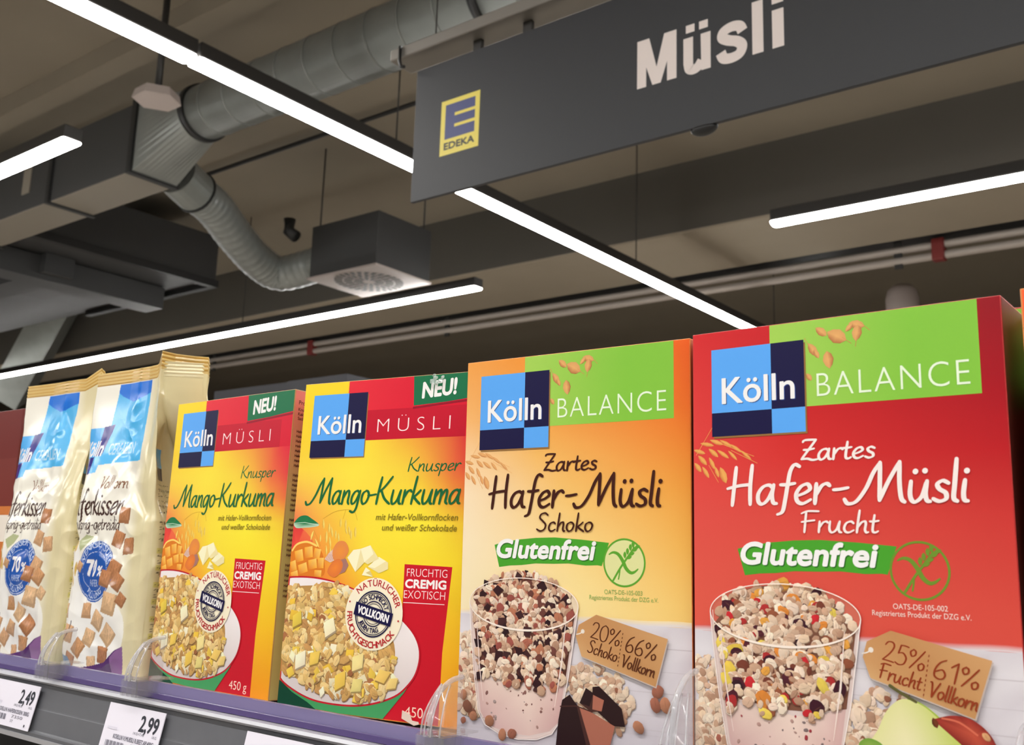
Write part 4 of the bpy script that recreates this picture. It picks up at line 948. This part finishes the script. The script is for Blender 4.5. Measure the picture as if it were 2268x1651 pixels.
divider('clear plastic divider at the right edge beside the red box', -.0985, 1.25)

# ------------------------------------------------------------------ hanging sign
YS = CAM.y + 1.7
sg = empty('hanging_sign', (0, YS, ZR + .5144 * 1.7)); tag(sg, 'dark grey hanging aisle sign lettered with white text above the shelves', 'sign')
SX0, SX1, SZ = -.970 * 1.7, .72, ZR + .5146 * 1.7
o = box('board', (SX0, .0, 0), (SX1, .010, .2075 * 1.7), M_SIGN, sg, .001)
ink = Ink(6); fs = lambda u, v, o: (u, -o, v)
def sx(px, py): q = at_y(px, py, YS); return q.x * 1e3, (q.z - SZ) * 1e3
p = Print(ink, fn=fs); wc = C(226, 214, 208)
u0, v0 = sx(1411, 198); u1, v1 = sx(1740, 103); cap = .0640 * 1.7 * 1e3; k = (u1 - u0) / 2.5; sl = (v1 - v0) / (u1 - u0)
def big(pts, x, q=1.0): return [(u0 + (x + a * q) * k, v0 + b * cap) for a, b in pts]
x = 0
for q in ([(0, 0), (0, 1), (.19, 1), (.19, 0)], [(.62, 0), (.62, 1), (.81, 1), (.81, 0)], [(0, 1), (.25, 1), (.49, .0), (.32, 0)], [(.81, 1), (.56, 1), (.32, 0), (.49, 0)]): p.poly(big(q, x, .88), wc, False)
x = .835
p.poly(big([(0, .74), (.19, .74), (.19, .2), (0, .2)], x, .88), wc, False); p.poly(big([(.34, .74), (.53, .74), (.53, 0), (.35, 0)], x, .88), wc, False)
p.line([tuple(a) for a in big(crom([(.095, .22), (.12, .1), (.2, .065), (.29, .1), (.36, .2)], 6), x, .88)], .19 * k * .86, wc, step=False, cap=False)
for a in (.05, .31): p.poly(big([(a, .84), (a + .17, .84), (a + .17, 1.0), (a, 1.0)], x, .88), wc, False)
x = 1.40
p.line(big(crom([(.43, .53), (.38, .65), (.25, .685), (.12, .63), (.10, .52), (.2, .43), (.34, .36), (.42, .25), (.38, .11), (.25, .065), (.12, .1), (.07, .23)], 6), x), .165 * k, wc, step=False, cap=False)
x = 1.985
p.poly(big([(0, 0), (.175, 0), (.175, 1.03), (0, 1.03)], x), wc, False)
x = 2.30
p.poly(big([(0, 0), (.18, 0), (.18, .74), (0, .74)], x), wc, False); p.poly(big([(0, .86), (.18, .86), (.18, 1.03), (0, 1.03)], x), wc, False)
p.build('lettering', sg, M_SIGNINK)
p = Print(ink, fn=fs); a, b = -.9170 * 1700, (.5732 - .5146) * 1700; w_, h_ = .0722 * 1700, .0845 * 1700; yl = C(232, 214, 92); bl = C(62, 68, 120)
p.rect(a, b, a + w_, b + h_, yl)
p.rect(a + w_ * .115, b + h_ * .285, a + w_ * .885, b + h_ * .915, bl)
for t0 in (.475, .68): p.rect(a + w_ * .36, b + h_ * t0, a + w_ * .885, b + h_ * (t0 + .055), yl)
lo = p.build('logo', sg, M_SIGNINK)
p = Print(ink, fn=fs); sans(p, 'EDEKA', a + w_ * .115, b + h_ * .10, h_ * .115, C(60, 56, 40), w=w_ * .77, bold=1.1); p.build('lettering', lo, M_SIGNINK)
# rail that carries the sign, two hangers, and a hook at its end
rl = box('sign_rail', (-1.72, YS - .03, ZR + .742 * 1.7), (.9, YS + .05, ZR + .742 * 1.7 + .032), mat('rail_grey', C(122, 117, 110), .45, .3), None, .004)
tag(rl, 'grey metal rail running above the hanging sign', 'rail')
for px in (1050, 1160): 
    q = at_y(px, 110, YS)
    box('hanger', (q.x - .012, .0105, .2075 * 1.7 - .03), (q.x + .012, .022, (.742 - .5144) * 1.7 - .0005), M_DARK, sg)
box('hanger', (.2, .0105, .2075 * 1.7 - .03), (.224, .022, (.742 - .5144) * 1.7 - .0005), M_DARK, sg)
hk = at_y(908, 130, YS); h0 = ZR + .742 * 1.7
bm = bmesh.new(); tube_bm(bm, [(hk.x, YS - .036, h0 + .028), (hk.x, YS - .037, h0 - .012), (hk.x + .006, YS - .037, h0 - .03), (hk.x + .018, YS - .037, h0 - .034)], .0045, 8)
tag(bm_obj('hook', bm, M_BLACK, None, True), 'small black hook hanging at the left end of the grey rail', 'hook')
for x in (-1.6, .5):
    tag(tube('suspension_wire', [(x, YS + .01, h0 + .03), (x, YS + .01, ZR + 2.95)], .002, M_DARK), 'thin wire from the ceiling holding the grey sign rail', 'wire', 'wires holding the sign rail')
# small dark dome sensor under the sign
q = at_y(1560, 281, YS + .011)
bm = bmesh.new(); bmesh.ops.create_uvsphere(bm, u_segments=20, v_segments=10, radius=.030)
bmesh.ops.bisect_plane(bm, geom=bm.verts[:] + bm.edges[:] + bm.faces[:], plane_co=(0, 0, 0), plane_no=(0, 0, 1), clear_outer=True)
bmesh.ops.scale(bm, vec=(1, .5, .55), verts=bm.verts); bmesh.ops.translate(bm, vec=(q.x, YS + .011, SZ), verts=bm.verts)
tag(bm_obj('dome_sensor', bm, M_BLACK, None, True), 'small black dome under the lower edge of the hanging sign', 'sensor')

# ------------------------------------------------------------------ strip lights
ZL = ZR + 1.9
def strip(label, a, b, group='ceiling strip lights', wires=2):
    """a, b: ends at light height; a flat housing with a glowing tray under it"""
    a, b = Vector((*a, ZL)), Vector((*b, ZL)); L = (b - a).length; ang = math.atan2(b.y - a.y, b.x - a.x)
    t = empty('strip_light', a, (0, 0, ang)); tag(t, label, 'light', group)
    box('housing', (0, -.047, .014), (L, .047, .08), M_DARK, t, .006)
    bm = bmesh.new(); n = 8; rows = []
    for x in (0, .01, L - .01, L):
        s = 1 if 0 < x < L else .8
        rows.append([bm.verts.new((x, .048 * s * math.cos(math.pi * i / n), .012 - .020 * s * math.sin(math.pi * i / n))) for i in range(n + 1)])
    for j in range(3):
        for i in range(n): bm.faces.new((rows[j][i], rows[j][i + 1], rows[j + 1][i + 1], rows[j + 1][i]))
    bm.faces.new(rows[0]); bm.faces.new(rows[-1][::-1])
    for j in range(3): bm.faces.new((rows[j][0], rows[j + 1][0], rows[j + 1][n], rows[j][n]))
    bm_obj('diffuser', bm, M_LAMP, t)
    for i in range(wires):
        x = L * (i + .5) / wires
        tube('suspension', [(x, 0, .08), (x, 0, 1.05)], .004, M_DARK, t, 6)
    return t
XM = -1.707 * 1.9
yb = at_z(425, 138, ZL).y
strip('strip light running into the depth, nearer half cut off at the top left', (XM, -3.2), (XM, yb - .006))
strip('strip light running into the depth, farther half passing behind the sign', (XM, yb + .006), (XM, 8.4), wires=3)
q0 = at_z(178, 308, ZL); strip('short strip light end at the left edge in front of the square duct', (-9.5, q0.y), (q0.x - .07, q0.y))
q1 = at_z(1060, 640, ZL); strip('long far strip light passing below the square air diffuser', (-15, q1.y + .06), (q1.x, q1.y))
q2 = at_z(1712, 500, ZL); strip('far strip light at the right edge above the red box', (q2.x, q2.y), (6, q2.y))
q3 = at_z(960, -60, ZL); strip('near strip light right of the long one, outside the view behind the sign', (-1.105 * 1.9, q0.y), (6, q0.y))
# the same rows go on over the aisle behind the camera
for i, y in enumerate((-.34 * 1.9 - .525, -1.86 * 1.9 - .525)):
    strip('strip light above the aisle in row %s behind the viewpoint, left run' % ('one', 'two')[i], (-9.5, y), (-4.3, y))
    strip('strip light above the aisle in row %s behind the viewpoint, right run' % ('one', 'two')[i], (-2.1, y), (6, y))

# ------------------------------------------------------------------ ducts
ZC = ZR + 2.95
lo_e, up_e = math.atan2(1, 1.3605), math.atan2(1, 1.160)
mid, half = (lo_e + up_e) / 2, (up_e - lo_e) / 2
dist = 3.87; DY, DZ = CAM.y + dist * math.cos(mid), ZR + dist * math.sin(mid); DR = dist * math.sin(half)
dk = empty('air_duct', (-4.7, DY, DZ)); tag(dk, 'long galvanised round air duct with a dark square section at its left', 'duct')
def dpart(o): o.parent = dk; o.location -= dk.location; return o
def ring_tube(name, x0, x1, r, m):
    xs = []; x = x0
    bm = bmesh.new(); tube_bm(bm, [(x0, DY, DZ), (x1, DY, DZ)], r, 40); o = bm_obj(name, bm, m, None)
    for p_ in o.data.polygons: p_.use_smooth = len(p_.vertices) == 4
    return dpart(o)
xr = at_z(420, 300, DZ - DR).x
ring_tube('pipe', xr, 6.0, DR, M_STEEL)
x = xr + .01; joints = []
for j in (xr + .02, at_y(1055, 40, DY - DR).x - .05, at_y(1055, 40, DY - DR).x + 1.9): ring_tube('collar', j - .02, j + .02, DR + .012, M_BLACK)
for k_ in range(24): ring_tube('seam', xr + .16 + k_ * .21, xr + .17 + k_ * .21, DR + .003, M_STEEL)
yf = 1.137 * 2.63 + CAM.y; zb, zt = ZR + 2.2, ZR + 2.63
xe = -5.17
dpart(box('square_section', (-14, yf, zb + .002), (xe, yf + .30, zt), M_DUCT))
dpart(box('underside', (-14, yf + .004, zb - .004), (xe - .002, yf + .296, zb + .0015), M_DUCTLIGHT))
for xx in (xe - .02, xe - .95, xe - 2.2): dpart(box('flange', (xx - .02, yf - .018, zb - .016), (xx + .02, yf + .318, zt + .018), M_BLACK))
dpart(box('rating_plate', (xe - 1.32, yf - .006, zb + .12), (xe - 1.22, yf, zb + .30), M_DUCTLIGHT))
bm = bmesh.new(); n = 40                                    # square-to-round transition
A, B = [], []
for i in range(n):
    a = 2 * math.pi * i / n; c, s_ = math.cos(a), math.sin(a); m_ = max(abs(c), abs(s_))
    A.append(bm.verts.new((xe, yf + .15 + c / m_ * .15, (zb + zt) / 2 + s_ / m_ * (zt - zb) / 2))); B.append(bm.verts.new((xr, DY + DR * c, DZ + DR * s_)))
for i in range(n): bm.faces.new((A[i], A[(i + 1) % n], B[(i + 1) % n], B[i]))
bm.faces.new(A); bm.faces.new(B); dpart(bm_obj('transition', bm, M_STEEL))

# branch: short collar, flexible hose, box with swirl diffuser
ZD = ZR + 1.95
c4 = [at_z(*c, ZD) for c in ((685, 622), (820, 588), (950, 625), (815, 660))]
x0, x1 = (c4[0].x + c4[3].x) / 2, (c4[1].x + c4[2].x) / 2; y0, y1 = (c4[0].y + c4[1].y) / 2, (c4[2].y + c4[3].y) / 2
zt2 = at_y(820, 470, y0).z
df = empty('air_diffuser', ((x0 + x1) / 2, (y0 + y1) / 2, ZD)); tag(df, 'dark square box with round swirl air diffuser in its pale underside', 'air diffuser')
def fpart(o): o.parent = df; o.location -= df.location; return o
fpart(box('plenum_box', (x0 + .004, y0, ZD + .014), (x1, y1, zt2), M_DUCT, None, .004))
fpart(box('face_plate', (x0 - .012, y0 - .012, ZD), (x1 + .012, y1 + .012, ZD + .014), M_PALE, None, .002))
cx, cy = (x0 + x1) / 2, (y0 + y1) / 2; RR = min(x1 - x0, y1 - y0) / 2
bm = bmesh.new()
for ring, (ra, rb, nn, tw) in enumerate(((.18, .40, 12, .10), (.45, .66, 20, .08), (.71, .92, 28, .06))):
    for i in range(nn):
        a = 2 * math.pi * i / nn; w_ = .55 * math.pi / nn
        vs = []
        for r_, a_ in ((ra, a - w_), (rb, a - w_ + tw), (rb, a + w_ + tw), (ra, a + w_)): vs.append((cx + RR * r_ * math.cos(a_), cy + RR * r_ * math.sin(a_)))
        v0 = [bm.verts.new((*v, ZD - .002)) for v in vs]; v1 = [bm.verts.new((*v, ZD + .001)) for v in vs]
        bm.faces.new(v0)
        for j in range(4): bm.faces.new((v0[j], v0[(j + 1) % 4], v1[(j + 1) % 4], v1[j]))
fpart(bm_obj('swirl_slots', bm, M_BLACK))
for (xx, yy) in ((x0 + .04, y0 + .04), (x1 - .04, y1 - .04)): fpart(tube('suspension', [(xx, yy, zt2 - .01), (xx, yy, ZC)], .006, M_DARK, None, 6))
P = [(at_z(390, 385, ZR + 2.34)), (at_z(432, 425, ZR + 2.30)), (at_z(475, 462, ZR + 2.27)), (at_z(520, 522, ZR + 2.2)), (at_z(570, 578, ZR + 2.13)), (at_z(620, 606, ZR + 2.09)), (Vector((x0 - .16, cy - .1, ZD + .172))), (Vector((x0 - .075, cy - .1, ZD + .17)))]
path = [Vector(v) for v in crom(P, 14)]
hs = empty('flexible_hose', path[0]); tag(hs, 'ribbed silver flexible hose leading from the duct down to the square diffuser', 'hose')
bm = bmesh.new(); tube_bm(bm, path[10:], [.128 + .005 * math.sin(i * 2.1) for i in range(len(path) - 10)], 24); o = bm_obj('foil_hose', bm, M_FLEX, None, True); o.parent = hs; o.location -= hs.location
bm = bmesh.new(); tube_bm(bm, path[:15], .137, 24); o = bm_obj('collar', bm, M_STEEL, None); o.parent = hs; o.location -= hs.location
bm = bmesh.new(); tube_bm(bm, path[14:16], .146, 24); o = bm_obj('clamp', bm, M_BLACK, None); o.parent = hs; o.location -= hs.location
bm = bmesh.new(); tube_bm(bm, [Vector((x0 - .09, cy - .1, ZD + .17)), Vector((x0 - .001, cy - .1, ZD + .17))], .14, 24); o = bm_obj('spigot', bm, M_STEEL, None, False); o.parent = hs; o.location -= hs.location
bm = bmesh.new(); q = at_y(640, 512, cy - .3); tube_bm(bm, [q + Vector((.0, 0, .09)), q, q + Vector((.06, .02, -.05))], .045, 12)
tag(bm_obj('damper_motor', bm, M_BLACK, None, True), 'small black actuator beside the flexible hose', 'actuator')

# pale polygonal cover hanging in front of the duct
c = at_z(348, 215, ZR + 2.35); r_ = (at_z(400, 212, ZR + 2.35) - at_z(298, 212, ZR + 2.35)).length / 2
hc = empty('hexagonal_cover', c); tag(hc, 'pale six-sided cover hanging above the end of the dark duct', 'cover')
bm = bmesh.new(); bmesh.ops.create_cone(bm, cap_ends=True, segments=6, radius1=r_, radius2=r_ * .9, depth=.05); bmesh.ops.rotate(bm, verts=bm.verts, cent=(0, 0, 0), matrix=Matrix.Rotation(.5, 3, 'Z')); bm_obj('plate', bm, M_PALE, hc)
tube('stem', [(0, 0, .02), (0, 0, ZC - c.z)], .018, M_DARK, hc, 10)

# second branch in the far left: dark unit, its grey hose
xu = -3.078 * 2.3; yu0, yu1 = CAM.y + 1.46 * 2.3, CAM.y + 2.16 * 2.3; zu = ZR + 2.3
un = empty('ventilation_unit', (xu - 1.5, (yu0 + yu1) / 2, zu)); tag(un, 'large dark suspended ventilation unit at the far left below the ceiling', 'ventilation unit')
def upart(o): o.parent = un; o.location -= un.location; return o
upart(box('casing', (xu - 4.5, yu0, zu), (xu, yu1, zu + .4), M_DUCT))
upart(box('edge_frame', (xu - .04, yu0 - .01, zu - .05), (xu + .02, yu1 + .02, zu + .01), M_BLACK)); upart(box('edge_frame', (xu - 2.0, yu1 - .04, zu - .05), (xu - .04, yu1 + .02, zu + .01), M_BLACK))
q = at_z(95, 620, zu - .16)
upart(box('duct_run', (xu - 4.4, q.y - .12, zu - .16), (q.x + .25, q.y + .12, zu - .002), M_DUCT)); upart(box('access_panel', (xu - 1.9, yu0 + .25, zu - .012), (xu - 1.3, yu1 - .5, zu + .001), M_DARK))
upart(box('duct_run', (q.x - .1, q.y - .5, zu - .2), (q.x + .16, q.y + 1.0, zu - .01), M_DUCT))
a_, b_ = at_y(136, 668, 5.3), at_y(20, 880, 5.3)
sd = empty('down_duct', a_); tag(sd, 'slanting pale grey duct leading down from the dark unit at the far left', 'duct')
wv = (at_y(158, 672, 5.3) - at_y(112, 668, 5.3)).length / 2 * 1.05
bm = bmesh.new(); tube_bm(bm, [a_ + (a_ - b_).normalized() * .12, b_], wv, 4); o = bm_obj('sleeve', bm, M_STEEL); o.parent = sd; o.location -= sd.location
o = tube('stem', [a_ + Vector((0, 0, .1)), Vector((a_.x, a_.y, ZC))], .02, M_DARK, None, 8); o.parent = sd; o.location -= sd.location

# ------------------------------------------------------------------ beams, tray, pipes
def struct(o): o['kind'] = 'structure'; return o
struct(box('trim_1', (-16, CAM.y + 2.80, ZC - .13), (7, CAM.y + 2.94, ZC + .01), M_CEIL))
struct(box('trim_2', (-16, CAM.y + 1.60, ZC - .10), (7, CAM.y + 1.72, ZC + .01), M_CEIL))
yb0 = CAM.y + 2.57 * 2.42; zb_ = ZR + 2.42
struct(box('trim_3', (-20, yb0, zb_ + .004), (9, yb0 + .98, ZC + .01), M_BEAMDARK)); struct(box('trim_4', (-20, yb0 + .005, zb_ - .012), (9, yb0 + .975, zb_ + .0035), M_SOFFIT))
for i, r_ in enumerate((1.49,)):
    tag(tube('ceiling_cable', [(-16, CAM.y + r_ * 2.9, ZR + 2.9), (7, CAM.y + r_ * 2.9, ZR + 2.9)], .016, M_BLACK, None, 8), 'thin dark cable run along the ceiling behind the round duct', 'cable')
yt = yb0 + 1.25; q = at_y(2268, 500, yt)
zt_ = (at_y(380, 793, yt).z + at_y(2268, 503, yt).z) / 2
zp1 = (at_y(1983, 557, yt).z); zp2 = (at_y(1983, 581, yt).z)
tr = box('cable_tray', (-20, yt - .14, zp1 + .062), (9, yt + .14, zp1 + .21), M_BLACK); tag(tr, 'black cable tray under the far ceiling above two pipes', 'tray')
pp_ = []
for z_, nm in ((zp1, 'upper'), (zp2, 'lower')):
    o = tube('ceiling_pipe', [(-20, yt, z_), (9, yt, z_)], .030, M_PIPE, None, 12); tag(o, '%s of two pale parallel pipes below the black cable tray' % nm, 'pipe', 'far ceiling pipes')
for i, px in enumerate(((2080, 560), (690, 788))):
    q = at_y(*px, yt); x_ = q.x
    tag(box('pipe_clamp', (x_ - .045, yt - .042, zp2 - .042), (x_ + .045, yt + .042, zp1 + .042), M_RED, None, .01), ('red clamp joining the two far pipes above the red box', 'red clamp joining the two far pipes above the yellow boxes')[i], 'clamp')
for i, px in enumerate((1990, 990, 480)):
    q = at_y(px, 560 if i == 0 else 760, yt)
    tag(box('pipe_hanger', (q.x - .03, yt - .016, zp2 - .06), (q.x + .03, yt - .0, zp1 + .06), M_DARK), ('dark strap hanging the far pipes at the right', 'dark strap hanging the far pipes at the middle', 'dark strap hanging the far pipes at the left')[i], 'strap')
# pale rounded column far behind the red box
q = at_y(1997, 628, 8.4); r_ = (at_y(2033, 690, 8.4) - at_y(1961, 690, 8.4)).length / 2
bm = bmesh.new(); tube_bm(bm, [(q.x, 8.4, 0), (q.x, 8.4, q.z - r_), (q.x, 8.4, q.z - r_ * .5), (q.x, 8.4, q.z - r_ * .15), (q.x, 8.4, q.z)], [r_, r_, r_ * .87, r_ * .55, r_ * .1], 20)
tag(bm_obj('round_pillar', bm, M_PALE, None, True), 'pale round-topped pillar far behind the red muesli box', 'pillar')
# dark merchandise tops and fixtures far behind the boxes
for i, (px, py, w_, h_, y_) in enumerate(((700, 856, .5, .5, 3.2), (560, 874, .8, .45, 3.4))):
    q = at_y(px, py, y_)
    tag(box('far_shelf', (q.x - w_ / 2, y_, 0), (q.x + w_ / 2, y_ + .5, q.z + .05), M_GAP), 'dark far shelving block, %s counted from the left behind the box tops' % ('second', 'first')[i], 'shelf', 'far shelving')

# ------------------------------------------------------------------ room
struct(box('floor', (-22, -8, -.1), (10, 15, 0), M_FLOOR))
struct(box('ceiling', (-22, -8, ZC), (10, 15, ZC + .1), M_CEIL))
struct(box('wall_back', (-22, 14.9, 0), (10, 15.05, ZC), M_WALL)); struct(box('wall_front', (-22, -8.05, 0), (10, -7.9, ZC), M_WALL))
struct(box('wall_left', (-22.1, -8, 0), (-21.9, 15, ZC), M_WALL)); struct(box('wall_right', (9.9, -8, 0), (10.1, 15, ZC), M_WALL))
